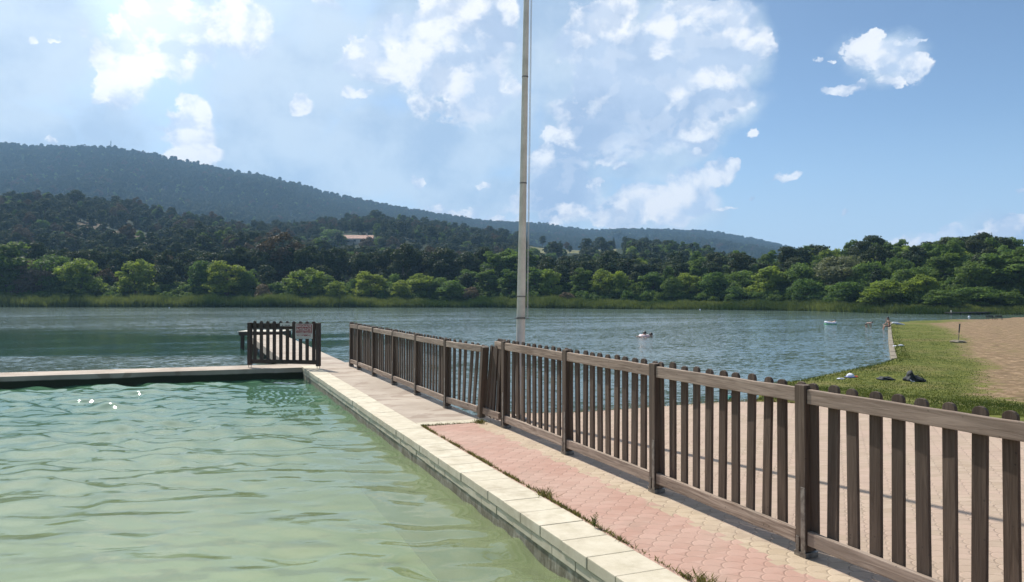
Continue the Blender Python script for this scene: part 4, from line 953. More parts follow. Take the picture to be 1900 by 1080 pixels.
for k in range(70):          # dark pines just behind the bank trees
    px = -30 + k * 23.5 + r0.uniform(-9, 9)
    if px > 1560: break
    top = ip(px, [(0, 452), (200, 458), (330, 470), (480, 452), (600, 462), (760, 450), (900, 462), (1000, 470), (1100, 472), (1250, 478), (1400, 482), (1560, 480)]) + r0.uniform(-8, 12)
    kd = r0.choice(['dark', 'dark', 'pine', 'dark', 'tall' if px > 900 else 'pine']); wpx = r0.uniform(38, 62); dR = r0.uniform(24, 34)
    ptree(px, top, wpx, kd, 'dark green tree in the close row of woods just behind the brighter bank trees', dR, group='dark trees behind the bank trees')
# the mass of the woods
def scatter(r_, n, amin, amax, f0, f1):
    a_ = np.radians(r_.uniform(amin, amax, n)); Rs_, R1_, R2_, _, _ = cols(a_); lo = f0(Rs_, R1_, R2_); hi = f1(Rs_, R1_, R2_)
    R = np.sqrt(r_.uniform(0, 1, n) * (hi ** 2 - lo ** 2) + lo ** 2); x, y = R * np.sin(a_), R * np.cos(a_); z = terrain_z(R, a_); px, py = proj(x, y, z); return x, y, z, R, px, py, a_
rs_ = np.random.default_rng(77)
A = scatter(rs_, 10200, -48, 58, lambda s, a, b: s + 11, lambda s, a, b: a + 40)
B = scatter(rs_, 23000, -41, 24, lambda s, a, b: a + 0.10 * (b - a), lambda s, a, b: b - 14)
# an even line of trees on the mountain crest
ca = np.radians(np.linspace(-41, 21, 300)) + rs_.normal(0, .0022, 300); cR2 = cols(ca)[2] + rs_.uniform(-14, 2, len(ca)); gap = rs_.random(len(ca)) > .22
ca, cR2 = ca[gap], cR2[gap]; CZ = terrain_z(cR2, ca); cx_, cy_ = cR2 * np.sin(ca), cR2 * np.cos(ca)
def far_ok(x, y, z, R, px, py):
    ok = np.ones(len(x), bool)
    for (ox, oy, orad) in OCC: ok &= np.hypot(x - ox, y - oy) > orad * 0.9 + 1.2
    br = bare_f(px, py, R); ok &= rs_.random(len(x)) > br * 1.3
    ok &= ~((R < 620) & (np.abs(px - 1068) < 92) & (py > 446) & (py < 508) & (rs_.random(len(x)) > .08))      # meadow and what would hide it
    ok &= ~((R < 600) & (np.abs(px - 663) < 34) & (py > 436) & (py < 470))                                        # house
    ok &= ~((R < 600) & (np.abs(px - 225) < 90) & (py > 440) & (py < 492) & (rs_.random(len(x)) > .45))
    return ok
okA = far_ok(*A[:6]); okB = far_ok(*B[:6])
srcs = bpy.data.collections.new('forest_sources'); order = []
def src(kd, v, nleaf_scale=1.0):
    cm, tm, h0, w0 = TV[kd][v % len(TV[kd])]
    bm = bmesh.new(); bm.from_mesh(cm); nf = len(bm.faces); bm.from_mesh(tm); bm.faces.ensure_lookup_table()
    for f_ in bm.faces[nf:]: f_.material_index = 1
    me = bpy.data.meshes.new('tree_source'); bm.to_mesh(me); bm.free(); me.materials.append(cm.materials[0]); me.materials.append(M['bark'])
    o = bpy.data.objects.new('tree_source_%02d' % len(order), me); srcs.objects.link(o); order.append(kd)
for kd, v in (('dark', 0), ('dark', 1), ('dark', 2), ('pine', 0), ('pine', 1), ('bushy', 0), ('tall', 0), ('russet', 0), ('cypress', 0), ('round', 1), ('shrub', 0)): src(kd, v)
def forest(name, x, y, z, ids, sc, seed):
    r_ = np.random.default_rng(seed); me = bpy.data.meshes.new(name); n = len(x); me.vertices.add(n); me.vertices.foreach_set('co', np.stack([x, y, z], -1).astype(np.float32).ravel())
    for nm_, ty, val in (('tid', 'INT', ids.astype(np.int32)), ('rotz', 'FLOAT', r_.uniform(0, 6.28, n).astype(np.float32)), ('sca', 'FLOAT', sc.astype(np.float32))):
        a_ = me.attributes.new(nm_, ty, 'POINT'); a_.data.foreach_set('value', val)
    o = bpy.data.objects.new(name, me); C.objects.link(o)
    g = bpy.data.node_groups.new(name, 'GeometryNodeTree'); g.interface.new_socket('Geometry', in_out='INPUT', socket_type='NodeSocketGeometry'); g.interface.new_socket('Geometry', in_out='OUTPUT', socket_type='NodeSocketGeometry')
    gi = g.nodes.new('NodeGroupInput'); go = g.nodes.new('NodeGroupOutput'); ii = g.nodes.new('GeometryNodeInstanceOnPoints'); ci = g.nodes.new('GeometryNodeCollectionInfo')
    ci.inputs['Collection'].default_value = srcs; ci.inputs['Separate Children'].default_value = True; ci.inputs['Reset Children'].default_value = True
    def at(nm_, ty):
        q = g.nodes.new('GeometryNodeInputNamedAttribute'); q.data_type = ty; q.inputs['Name'].default_value = nm_; return q.outputs['Attribute']
    cx = g.nodes.new('ShaderNodeCombineXYZ'); g.links.new(at('rotz', 'FLOAT'), cx.inputs[2])
    g.links.new(gi.outputs[0], ii.inputs['Points']); g.links.new(ci.outputs[0], ii.inputs['Instance']); ii.inputs['Pick Instance'].default_value = True
    g.links.new(at('tid', 'INT'), ii.inputs['Instance Index']); g.links.new(cx.outputs[0], ii.inputs['Rotation']); g.links.new(at('sca', 'FLOAT'), ii.inputs['Scale'])
    g.links.new(ii.outputs[0], go.inputs[0]); md = o.modifiers.new('scatter', 'NODES'); md.node_group = g; return tag(o, kind='stuff')
def ids_for(n, px, R, r_):
    p = r_.random(n); right = np.clip((px - 900) / 600, 0, 1) * (R < 400)
    out = np.where(p < .55, r_.integers(0, 3, n), np.where(p < .75, r_.integers(3, 5, n), np.where(p < .84, 5, np.where(p < .91, 6, np.where(p < .96, 7, 8)))))
    out = np.where((out == 7) & (right > .15), 0, out)
    return np.where(r_.random(n) < right * .75, r_.choice([5, 6, 9, 5, 6], n), out)
x, y, z, R, px, py, _ = [q[okA] for q in A]
lim = np.clip((R - cols(np.arctan2(x, y))[0]) / 60, 0, 1)
forest('forest', x, y, z - .4, ids_for(len(x), px, R, rs_), (0.42 + 0.50 * rs_.random(len(x)) ** 1.3) * (0.85 + .3 * lim), 1)
x, y, z, R, px, py, _ = [q[okB] for q in B]; px2 = px
forest('mountain_forest', x, y, z - .6, np.where(rs_.random(len(x)) < .5, rs_.integers(3, 5, len(x)), ids_for(len(x), px, R, rs_)), 1.1 + .6 * rs_.random(len(x)), 2)
forest('crest_forest', cx_, cy_, CZ - .3, rs_.choice([3, 4], len(ca)), .95 + .75 * rs_.random(len(ca)), 3)
U = scatter(rs_, 2100, -48, 58, lambda s, a, b: s + 5.5, lambda s, a, b: s + 20)
forest('undergrowth', U[0], U[1], U[2] - .5, np.full(len(U[0]), 10), (0.35 + .45 * rs_.random(len(U[0]))) * (1 + .5 * (U[3] > cols(U[6])[0] + 11)), 5)
# reeds along the far bank
n = 112000; a_ = np.radians(rs_.uniform(-46, 40, n)); Rs_ = cols(a_)[0]; px = 950 + F * np.tan(a_)
dep = rs_.random(n) * 5.5 - 0.8; R = Rs_ + dep; x, y = R * np.sin(a_), R * np.cos(a_); z = terrain_z(R, a_)
hh = ip(px, [(0, 2.3), (600, 2.25), (760, 1.5), (870, 1.4), (900, 1.9), (1050, 1.9), (1150, 1.2), (1300, 1.1), (1400, 1.35), (1560, 1.3), (1620, 1.2), (1700, .9), (1850, .8)])
hh = hh * (0.88 + .10 * np.sin(px * .05 + 1) + .08 * np.sin(px * .13) + .07 * np.sin(px * .41 + R)) * (0.62 + .42 * rs_.random(n)) 
o = blades('reeds', np.stack([x, y, z - .1], 1), hh, 0.15, M['reed'], 8, 0.13); tag(o, kind='stuff')
# ------------------------------------------------------------------ things on the beach and the water
M['stone'] = simple('pale_stone', (0.26, 0.22, 0.16), (0.16, 0.135, 0.10), 5, 0.9, 0.5)
lw = empty('lakeside_wall', (0, 0, 0)); tag(lw, 'low pale kerb wall holding the grass along the lake edge below the bathers', 'wall')
pl = SHORE[9:14]; b = MB()
segs = []
for (x0, y0), (x1, y1) in zip(pl[:-1], pl[1:]):
    L = math.hypot(x1 - x0, y1 - y0); n = max(1, int(L / 1.0))
    for k in range(n):
        t0, t1 = k / n, (k + 0.985) / n; p0 = Vector((x0 + (x1 - x0) * t0, y0 + (y1 - y0) * t0, 0)); p1 = Vector((x0 + (x1 - x0) * t1, y0 + (y1 - y0) * t1, 0))
        d = (p1 - p0).normalized(); nn = Vector((d.y, -d.x, 0)); zt = -0.435 + random.uniform(-.012, .012)
        q = [p0 - nn * .05, p1 - nn * .05, p1 + nn * .13, p0 + nn * .13]
        b.add([(v.x, v.y, -1.0) for v in q] + [(v.x, v.y, zt) for v in q], [(0, 3, 2, 1), (4, 5, 6, 7), (0, 1, 5, 4), (1, 2, 6, 5), (2, 3, 7, 6), (3, 0, 4, 7)])
b.build('kerb_stones', M['stone'], lw, bevel=0.012)

def blob(seed, rx, ry, rz, amp=0.25, sub=3, flat=True, fn=None):
    bm = bmesh.new(); bmesh.ops.create_icosphere(bm, subdivisions=sub, radius=1.0); r = random.Random(seed); ph = [r.uniform(0, 6.28) for _ in range(6)]
    for v in bm.verts:
        c = v.co; k = 1 + amp * (math.sin(c.x * 4 + ph[0]) * math.sin(c.y * 5 + ph[1]) + .6 * math.sin(c.z * 6 + ph[2] + c.x * 5))
        v.co = Vector((c.x * rx * k, c.y * ry * k, max(c.z, -0.25) * rz * k + rz * .25))
        if fn: v.co = fn(v.co)
    b = MB(); bm.verts.index_update(); b.add([v.co for v in bm.verts], [tuple(v.index for v in f.verts) for f in bm.faces]); bm.free(); return b
M['blackcloth'] = simple('black_cloth', (0.012, 0.014, 0.016), (0.03, 0.034, 0.038), 14, 0.75, 0.5)
M['whitecloth'] = simple('white_cloth', (0.72, 0.74, 0.80), (0.50, 0.52, 0.62), 9, 0.8, 0.4)
M['orange'] = simple('orange_cloth', (0.65, 0.13, 0.04), None, 9, 0.7, 0.3); M['teal'] = simple('teal_cloth', (0.02, 0.22, 0.20), None, 9, 0.7, 0.3)
M['blue'] = simple('blue_cloth', (0.08, 0.10, 0.40), None, 9, 0.7, 0.3)
g = G(1698, 707); bag = empty('beach_bag', g); tag(bag, 'black slumped beach bag with a peaked end lying on the grass', 'bag')
s = g.y / F
blob(2, 19 * s, .16, 8.5 * s, .16, 4, fn=lambda c: Vector((c.x, c.y, max(0, c.z) * (1.0 - 0.030 * (c.x / s)) + (0.10 * math.exp(-((c.x / s + 10) / 3.4) ** 2) if c.z > .03 else 0)))).build('bag_body', M['blackcloth'], bag, smooth=True)
b = MB(); b.tube([(-.1, -.14, .13), (-.03, -.2, .17), (.06, -.2, .12), (.12, -.16, .04)], .009, 6); b.build('strap', M['blackcloth'], bag)
b = MB(); b.tube([(-.20, -.13, .05), (-.17, -.17, .015), (-.11, -.18, .01)], .008, 6); b.build('buckle', M['whitecloth'], bag)
g = G(1643, 704.5); s = g.y / F; o = blob(5, 14.5 * s, .14, 4.6 * s, .22, 4).build('clothes_pile', M['blackcloth'], smooth=True); o.location = g; tag(o, 'flat black heap of clothes on the grass left of the slumped bag', 'clothes')
g = G(1577, 700); s = g.y / F; hat = empty('sun_hat', g); tag(hat, 'white and blue sun hat lying at the water edge', 'hat')
blob(8, 7 * s, .1, 6 * s, .06, 3).build('hat_crown', M['whitecloth'], hat, smooth=True)
b = MB(); b.lathe([(.005, .012), (.125, .006), (.128, .014), (.01, .03)], 20); o = b.build('brim', M['blue'], hat)
g = G(1588, 700); o = blob(9, .055, .04, .03, .2, 3).build('orange_cloth', M['orange'], smooth=True); o.location = g; tag(o, 'small orange cloth beside the white hat at the water edge', 'cloth')
g = G(1560, 703.5); o = blob(12, .13, .06, .025, .25, 3).build('pale_towel', M['whitecloth'], smooth=True); o.location = g; o.rotation_euler = (0, 0, .5); tag(o, 'pale crumpled towel lying left of the white hat', 'towel')
g = P(1352, 741.5, 0.0); s = g.y / F; tb = empty('teal_bag', g); tag(tb, 'dark teal bag seen through the fence at the far edge of the terrace', 'bag')
blob(14, 9 * s, .09, 6.5 * s, .18, 4).build('bag_body', M['teal'], tb, smooth=True); b = MB(); b.tube([(-.04, 0, .05), (-.02, 0, .1), (.03, 0, .1), (.05, 0, .05)], .006, 6); b.build('handle', M['blackcloth'], tb)
# pole in a stone foot
g = G(1777, 635.5); pl_ = empty('pole_stand', g); tag(pl_, 'dark slanting pole stuck in a pale round stone base on the sand', 'pole')
blob(21, .33, .26, .09, .10, 4).build('stone_base', M['stone'], pl_, smooth=True)
b = MB(); b.tube([(0.02, 0, .03), (.05, 0, .42)], .014, 8); b.build('lower_pole', M['metal'], pl_); b = MB(); b.tube([(.05, 0, .42), (.085, 0, .80)], [.026, .03], 8); b.build('upper_sleeve', M['dark'], pl_)
# two pale stones on the kerb
for i, (qx, qy, rx) in enumerate(((1658, 643.5, .10), (1669, 642, .11))):
    g = G(qx, qy); o = blob(30 + i, rx, .09, .05, .15, 3).build('pale_stone', M['whitecloth'], smooth=True); o.location = g + Vector((0.05, 0, .0)); tag(o, ('smaller pale stone lying right on the lakeside kerb', 'larger pale stone on the grass beside the lakeside kerb')[i], 'stone')
# white float board at the end of the grass
g = G(1667, 603.5); fb = empty('float_board', g + Vector((0, 0, .02)), -0.15); tag(fb, 'white inflatable board lying on the grass behind the seated bather', 'board')
s = g.y / F; vs = []; nn = 14
b = MB(); b.tube([(-11 * s + i * 22 * s / nn, 0, .085 + .05 * math.cos(i * .22)) for i in range(nn + 1)], [max(.02, .095 * math.sin(PI * (0.14 + .80 * i / nn)) ** .7 * (1 - .45 * i / nn)) for i in range(nn + 1)], 12)
b.build('hull', M['whitecloth'], fb, smooth=True); b = MB(); b.tube([(-.2, -.09, .07), (0.0, -.1, .1), (.2, -.06, .08)], .01, 6); b.build('grab_line', M['blue'], fb)
# benches on the far beach
M['benchwood'] = simple('dark_bench_wood', (0.035, 0.03, 0.026), (0.02, 0.017, 0.015), 8, 0.7)
def bench(px, wpx, label, rz):
    g = G(px, 593.6); s = g.y / F; L = wpx * s; h = 8.2 * s; e = empty('park_bench', g, rz); tag(e, label, 'bench', 'benches on the far beach')
    MB().box((-L / 2, -.10, h * .48), (L / 2, .10, h * .56)).build('seat', M['benchwood'], e)
    b = MB(); b.box((-L / 2, .10, h * .62), (L / 2, .125, h * .78)); b.box((-L / 2, .115, h * .84), (L / 2, .14, h)); b.build('backrest', M['benchwood'], e)
    for sx in (-1, 1):
        b = MB(); b.tube([(sx * L * .38, -.11, 0), (sx * L * .38, -.06, h * .48)], .018, 6); b.tube([(sx * L * .38, .13, 0), (sx * L * .38, .10, h * .5), (sx * L * .38, .13, h * .95)], .018, 6); b.build('leg', M['benchwood'], e)
bench(1838, 14.5, 'left one of two dark wooden benches at the end of the beach', .12); bench(1854, 12.5, 'right one of two dark wooden benches at the end of the beach', -.1)
# far jetty
p0 = P(1760, 584.5, LAKE); p1 = P(1866, 583, LAKE); jt = empty('wooden_jetty', p0, math.atan2(p1.y - p0.y, p1.x - p0.x)); JL = (p1 - p0).length; tag(jt, 'low dark wooden jetty on the far bank at right', 'jetty')
MB().box((0, -.4, .18), (JL, .5, .30)).build('deck', M['benchwood'], jt)
for k in range(7): MB().box((k * JL / 6 - (.12 if k else 0), -.38, -2), (k * JL / 6 + (0 if k else .12), -.26, .178)).build('pile', M['benchwood'], jt)
MB().box((.02, -.3, .303), (.12, -.2, .55)).build('mooring_post', M['palewood'], jt)
# buoys
for px, py, lb in ((314, 571.5, 'small white buoy far out left near the reeds'), (1299, 575, 'small white buoy near the reeds right of the swimmers'), (1798, 588.5, 'small white buoy on the water behind the beach')):
    b = MB(); b.lathe([(.02, -.12), (.09, -.05), (.11, .03), (.08, .09), (.03, .12), (.02, .15)], 14); o = b.build('buoy', M['whitecloth'], smooth=True); o.location = P(px, py, LAKE); tag(o, lb, 'buoy', 'white buoys on the lake')

# ------------------------------------------------------------------ people
M['skin'] = simple('skin', (0.42, 0.25, 0.18), (0.34, 0.19, 0.13), 5, 0.55); M['skinpale'] = simple('skin_fair', (0.55, 0.36, 0.29), (0.48, 0.30, 0.23), 5, 0.55)
M['hair'] = simple('dark_hair', (0.022, 0.015, 0.012), None, 40, 0.6, .4); M['hairblack'] = simple('black_hair', (0.01, 0.01, 0.012), None, 40, 0.6, .4)
M['swim'] = simple('dark_swimwear', (0.015, 0.015, 0.02), None, 20, 0.6)
def skin_mesh(name, nodes, edges, m, parent, sub=2):
    """nodes {key: (pos, radius)}, grown into one surface with the Skin modifier"""
    ks = list(nodes); me = bpy.data.meshes.new(name); me.from_pydata([nodes[k][0] for k in ks], [(ks.index(a), ks.index(c)) for a, c in edges], [])
    o = bpy.data.objects.new(name, me); C.objects.link(o); md = o.modifiers.new('s', 'SKIN')
    for i, k in enumerate(ks):
        r = nodes[k][1]; r = r if isinstance(r, tuple) else (r, r); me.skin_vertices[0].data[i].radius = r; me.skin_vertices[0].data[i].use_root = (i == 0)
    s_ = o.modifiers.new('u', 'SUBSURF'); s_.levels = sub; s_.render_levels = sub
    bpy.context.view_layer.update(); nm = bpy.data.meshes.new_from_object(o.evaluated_get(bpy.context.evaluated_depsgraph_get()))
    C.objects.unlink(o); bpy.data.objects.remove(o); nm.materials.clear(); nm.materials.append(m); nm.polygons.foreach_set('use_smooth', [True] * len(nm.polygons))
    q = bpy.data.objects.new(name, nm); C.objects.link(q); q.parent = parent; return q
def V3(*a): return Vector(a)
def figure(root, J, m, hair, swim, hairlen=0.0):
    """J: joints as Vectors in metres of a 1.7 m adult; pelvis chest neck head, shoulders elbows wrists, hips knees ankles toes (l/r)"""
    n = {}; e = []
    n['pelvis'] = (J['pelvis'], (.15, .11)); n['waist'] = (J['pelvis'].lerp(J['chest'], .5), (.125, .095)); n['chest'] = (J['chest'], (.15, .11)); n['neck'] = (J['neck'], .055)
    n['jaw'] = (J['neck'].lerp(J['head'], .5), .07); n['head'] = (J['head'], (.085, .10)); up = (J['head'] - J['neck']).normalized(); n['top'] = (J['head'] + up * .08, (.065, .075))
    e += [('pelvis', 'waist'), ('waist', 'chest'), ('chest', 'neck'), ('neck', 'jaw'), ('jaw', 'head'), ('head', 'top')]
    for s_ in 'lr':
        n['sh' + s_] = (J['sh' + s_], .062); n['el' + s_] = (J['el' + s_], .044); n['wr' + s_] = (J['wr' + s_], .028)
        hd = (J['wr' + s_] - J['el' + s_]).normalized(); side = hd.cross(V3(0, 0, 1)); side = side.normalized() if side.length > .1 else V3(1, 0, 0)
        n['pm' + s_] = (J['wr' + s_] + hd * .07, (.038, .018)); e += [('chest', 'sh' + s_), ('sh' + s_, 'el' + s_), ('el' + s_, 'wr' + s_), ('wr' + s_, 'pm' + s_)]
        for f_, (off, ln) in enumerate(((-.033, .068), (-.011, .08), (.011, .075), (.032, .058))):
            n['f%d%s' % (f_, s_)] = (J['wr' + s_] + hd * (.085 + ln) + side * off * 1.2 + V3(0, 0, -.015), .008); n['k%d%s' % (f_, s_)] = (J['wr' + s_] + hd * .10 + side * off, .009); e += [('pm' + s_, 'k%d%s' % (f_, s_)), ('k%d%s' % (f_, s_), 'f%d%s' % (f_, s_))]
        n['th' + s_] = (J['wr' + s_] + hd * .06 + side * .062, .009); e.append(('pm' + s_, 'th' + s_))
        n['hp' + s_] = (J['hp' + s_], .088); n['kn' + s_] = (J['kn' + s_], .058); n['an' + s_] = (J['an' + s_], .036); n['to' + s_] = (J['to' + s_], .03)
        e += [('pelvis', 'hp' + s_), ('hp' + s_, 'kn' + s_), ('kn' + s_, 'an' + s_), ('an' + s_, 'to' + s_)]
    body = skin_mesh('body', n, e, m, root)
    fw = J.get('face', V3(0, -1, 0)); b = MB()
    hb = blob(3, .098, .108, .105, .03, 3); hb.v = [tuple(Vector(v) + J['head'] + up * .035 - fw * .022) for v in hb.v]; hb.build('hair', hair, root, smooth=True)
    if hairlen:
        b = MB(); b.tube([J['head'] - fw * .09, J['head'] - fw * .12 - V3(0, 0, hairlen * .5), J['head'] - fw * .11 - V3(0, 0, hairlen)], [.05, .045, .02], 8); b.build('ponytail', hair, root, smooth=True)
    nb = MB(); fc_ = J['head'] + fw * .092; sd_ = fw.cross(up).normalized()
    nb.tube([fc_ + up * .02, fc_ - up * .02 + fw * .022], [.007, .013], 6); nb.build('nose', m, root, smooth=True)
    eb = MB()
    for k in (-1, 1): eb.tube([fc_ + sd_ * .033 * k + up * .022 - fw * .012, fc_ + sd_ * .033 * k + up * .022 + fw * .002], [.010, .008], 6)
    eb.build('eyes', M['swim'], root)
    mb_ = MB(); mb_.tube([fc_ + sd_ * .022 - up * .045 - fw * .008, fc_ - sd_ * .022 - up * .045 - fw * .008], .006, 6); mb_.build('mouth', M['orange'] if False else m, root)
    if swim:
        sn = {'pelvis': (J['pelvis'], (.162, .125)), 'w': (J['pelvis'].lerp(J['chest'], .30), (.138, .108))}; se = [('pelvis', 'w')]
        for s_ in 'lr': sn['t' + s_] = (J['hp' + s_].lerp(J['kn' + s_], .32), .092); sn['hp' + s_] = (J['hp' + s_], .10); se += [('pelvis', 'hp' + s_), ('hp' + s_, 't' + s_)]
        skin_mesh('swim_shorts', sn, se, swim, root, 1)
    return body
# seated bather: feet in the water, one hand raised to the face, looking left
g = P(1649, 606.5, -.43); wm = empty('person', g + Vector((.05, 0, -.03)), 0.0); wm.scale = (.72,) * 3; tag(wm, 'dark haired bather sitting on the lakeside kerb with legs in the water', 'person')
J = dict(pelvis=V3(0, 0, .13), chest=V3(-.07, 0, .50), neck=V3(-.12, 0, .66), head=V3(-.16, 0, .79), shl=V3(-.08, -.17, .57), shr=V3(-.08, .17, .57), ell=V3(-.33, -.17, .40), elr=V3(-.25, .2, .33),
         wrl=V3(-.36, -.10, .62), wrr=V3(-.45, .12, .26), hpl=V3(-.06, -.10, .10), hpr=V3(-.06, .10, .10), knl=V3(-.46, -.12, .17), knr=V3(-.46, .12, .14), anl=V3(-.62, -.12, -.22), anr=V3(-.55, .12, -.26), tol=V3(-.78, -.12, -.25), tor=V3(-.70, .12, -.30), face=V3(-1, 0, 0))
figure(wm, J, M['skin'], M['hairblack'], M['swim'], .16)
# child bending down to the water
g = P(1609, 607.0, LAKE); kd_ = empty('person', g, 0.0); kd_.scale = (.62,) * 3; tag(kd_, 'bather in black shorts bending forward with both hands in the shallow water', 'person')
J = dict(pelvis=V3(-.12, 0, .40), chest=V3(.26, 0, .50), neck=V3(.40, 0, .49), head=V3(.53, 0, .50), shl=V3(.30, -.15, .47), shr=V3(.30, .15, .47), ell=V3(.34, -.17, .20), elr=V3(.38, .17, .20),
         wrl=V3(.37, -.15, -.04), wrr=V3(.44, .16, -.04), hpl=V3(-.15, -.09, .34), hpr=V3(-.13, .09, .34), knl=V3(-.06, -.10, -.02), knr=V3(-.10, .10, -.02), anl=V3(-.16, -.10, -.42), anr=V3(-.18, .10, -.42), tol=V3(0, -.1, -.46), tor=V3(0, .1, -.46), face=V3(.7, 0, -.7))
figure(kd_, J, M['skinpale'], M['hairblack'], M['swim'])
# two swimmers with a pink float
def swimmer(px, py, label, rz, hair, sc=.95, lift=0.0):
    g = P(px, py, LAKE); e = empty('person', g + Vector((0, 0, lift)), rz); e.scale = (sc,) * 3; tag(e, label, 'person', None)
    J = dict(pelvis=V3(.50, 0, -.46), chest=V3(.12, 0, -.20), neck=V3(-.02, 0, -.02), head=V3(-.07, 0, .11), shl=V3(.06, -.17, -.08), shr=V3(.06, .17, -.08), ell=V3(-.20, -.28, -.12), elr=V3(-.20, .28, -.12), wrl=V3(-.42, -.16, -.03), wrr=V3(-.42, .16, -.06),
             hpl=V3(.56, -.1, -.48), hpr=V3(.56, .1, -.48), knl=V3(.95, -.12, -.62), knr=V3(.95, .12, -.58), anl=V3(1.3, -.1, -.5), anr=V3(1.3, .1, -.6), tol=V3(1.45, -.1, -.5), tor=V3(1.45, .1, -.62), face=V3(-1, 0, .0))
    figure(e, J, M['skinpale'], hair, None); return e
swimmer(1198.5, 626, 'dark haired swimmer on the left of the pair, holding the pale pink float', 0.1, M['hair'], .95, .07); swimmer(1210, 625.5, 'dark haired swimmer on the right of the pair, low in the water', .3, M['hair'], .9)
M['pinkfloat'] = simple('pink_float', (0.75, 0.48, 0.44), (0.85, 0.72, 0.70), 3, 0.4)
fl = P(1194.5, 625.6, LAKE); b = MB(); ring = [(0.21 * math.cos(2 * PI * k / 20), .2 * math.sin(2 * PI * k / 20), .06) for k in range(21)]; b.tube(ring, .085, 10, cap=False); o = b.build('swim_ring', M['pinkfloat'], smooth=True); o.location = fl + Vector((0, -.1, 0)); tag(o, 'pale pink swimming ring in front of the left swimmer', 'swim ring')
# dinghy with a child
g = P(1541, 601.8, LAKE); dg = empty('inflatable_boat', g, -.1); tag(dg, 'small white and green inflatable boat out on the water', 'inflatable boat')
M['greenvinyl'] = simple('green_vinyl', (0.05, 0.40, 0.17), None, 3, 0.35)
s = g.y / F; b = MB(); b.tube([(9.2 * s * math.cos(2 * PI * k / 28), .27 * math.sin(2 * PI * k / 28), .10 + .07 * abs(math.cos(2 * PI * k / 28)) ** 3 * (1 if math.cos(2 * PI * k / 28) < 0 else .2)) for k in range(29)], .085, 10, cap=False); b.build('upper_tube', M['whitecloth'], dg, smooth=True)
b = MB(); b.tube([(9.0 * s * math.cos(2 * PI * k / 28), .26 * math.sin(2 * PI * k / 28), .015) for k in range(29)], .085, 10, cap=False); b.build('lower_tube', M['greenvinyl'], dg, smooth=True)
MB().box((-.3, -.2, .02), (.3, .2, .06)).build('floor', M['greenvinyl'], dg)
e = empty('person', g + Vector((.05, 0, .06)), 0); e.scale = (.52,) * 3; tag(e, 'child lying back in the green and white inflatable boat', 'person')
J = dict(pelvis=V3(.1, 0, .06), chest=V3(.38, 0, .20), neck=V3(.50, 0, .30), head=V3(.56, 0, .42), shl=V3(.38, -.16, .26), shr=V3(.38, .16, .26), ell=V3(.18, -.30, .22), elr=V3(.18, .30, .22), wrl=V3(-.05, -.32, .22), wrr=V3(-.05, .32, .22),
         hpl=V3(.04, -.1, .08), hpr=V3(.04, .1, .08), knl=V3(-.32, -.12, .34), knr=V3(-.32, .12, .30), anl=V3(-.60, -.12, .16), anr=V3(-.62, .12, .16), tol=V3(-.68, -.12, .26), tor=V3(-.70, .12, .26), face=V3(-1, 0, 0))
figure(e, J, M['skinpale'], M['hairblack'], M['swim'])

# ------------------------------------------------------------------ house and mast on the hills
M['roof'] = simple('roof_tiles', (0.30, 0.15, 0.10), (0.40, 0.24, 0.17), .8, 0.8, .3); M['wallplaster'] = simple('plaster', (0.62, 0.55, 0.45), None, .6, 0.8, .2); M['window'] = simple('window_glass', (0.03, 0.035, 0.04), None, 5, .2)
hp = TP(664, 452); s = hp.y / F; hs = empty('hillside_house', hp, .12); tag(hs, 'low house with reddish tiled roof half hidden by trees on the hillside', 'house')
hw, hh_ = 26 * s, 9.5 * s
MB().box((-hw, 0, -3), (hw, 8, hh_)).build('wall', M['wallplaster'], hs)
b = MB(); b.add([(-hw - .5, -.6, hh_ - .05), (hw + .5, -.6, hh_ - .05), (hw + .5, 8.6, hh_ - .05), (-hw - .5, 8.6, hh_ - .05), (-hw - .5, 4, hh_ + 2.0), (hw + .5, 4, hh_ + 2.0)], [(0, 1, 5, 4), (2, 3, 4, 5), (0, 4, 3), (1, 2, 5), (0, 3, 2, 1)]); rf = b.build('roof', M['roof'], hs)
MB().box((hw * .5, 4.5, hh_ + 1), (hw * .5 + .9, 5.2, hh_ + 3)).build('chimney', M['wallplaster'], rf)
for k in range(4): MB().box((-hw * .75 + k * hw * .45, -.03, hh_ * .35), (-hw * .75 + k * hw * .45 + 1.1, .05, hh_ * .78)).build('window', M['window'], hs)
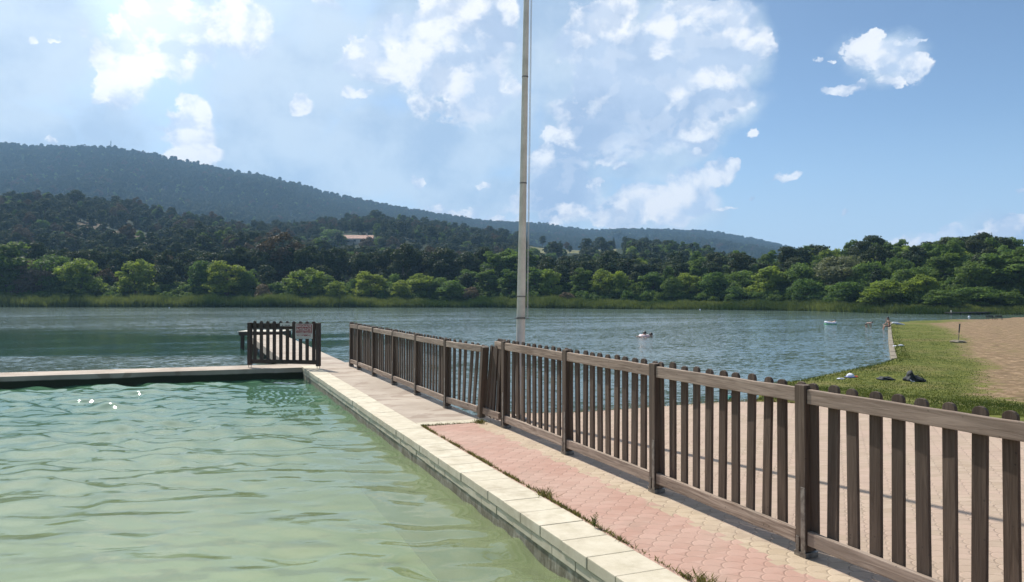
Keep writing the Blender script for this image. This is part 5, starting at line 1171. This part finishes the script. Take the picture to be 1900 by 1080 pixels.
MB().box((-hw - 1.5, -2.5, hh_ * .55), (-hw * .3, -.05, hh_ * .55 + .15)).build('awning', M['whitecloth'], hs)
a_ = math.atan((205 - 950) / F); R2_ = float(cols(np.array([a_]))[2][0]) - 6; mp = Vector((R2_ * math.sin(a_), R2_ * math.cos(a_), float(terrain_z(np.array([R2_]), np.array([a_]))[0])))
ms = empty('radio_mast', mp); tag(ms, 'thin lattice radio mast rising above the trees on the mountain crest', 'mast'); HM = (HZ - 258) / F * mp.y + H - mp.z
b = MB()
for sx, sy in ((-1, -1), (1, -1), (1, 1), (-1, 1)): b.tube([(sx * 1.2, sy * 1.2, -1), (sx * .35, sy * .35, HM * .85)], .16, 5)
for k in range(9):
    z0, z1_ = HM * .85 * k / 9, HM * .85 * (k + 1) / 9; r0_, r1_ = 1.2 - .85 * k / 9, 1.2 - .85 * (k + 1) / 9
    for sx, sy, tx, ty in ((-1, -1, 1, -1), (1, -1, 1, 1), (1, 1, -1, 1), (-1, 1, -1, -1)): b.tube([(sx * r0_, sy * r0_, z0), (tx * r1_, ty * r1_, z1_)], .08, 4)
b.build('lattice', M['dark'], ms); MB().tube([(0, 0, HM * .84), (0, 0, HM)], .14, 6).build('antenna', M['dark'], ms); MB().lathe([(.2, -.4), (.7, -.2), (.7, .2), (.2, .4)], 10, (0, 0, HM * .72)).build('dish', M['dark'], ms)

# ------------------------------------------------------------------ air
hz_ = MB().box((-1900, -300, -6), (1900, 2100, 335)).build('haze', [], None)
hm = bpy.data.materials.new('haze_air'); hm.use_nodes = True; hm.node_tree.nodes.clear(); hn = NT(hm.node_tree); ho = hn.n('ShaderNodeOutputMaterial'); pv = hn.n('ShaderNodeVolumePrincipled')
pv.inputs['Color'].default_value = (0.36, 0.60, 0.88, 1); pv.inputs['Density'].default_value = 0.00024; pv.inputs['Anisotropy'].default_value = 0.1
hm.node_tree.links.new(pv.outputs[0], ho.inputs['Volume']); hz_.data.materials.append(hm); tag(hz_, kind='stuff')
for o in list(C.objects):
    if o.name.startswith('haze'): o.display_type = 'WIRE'
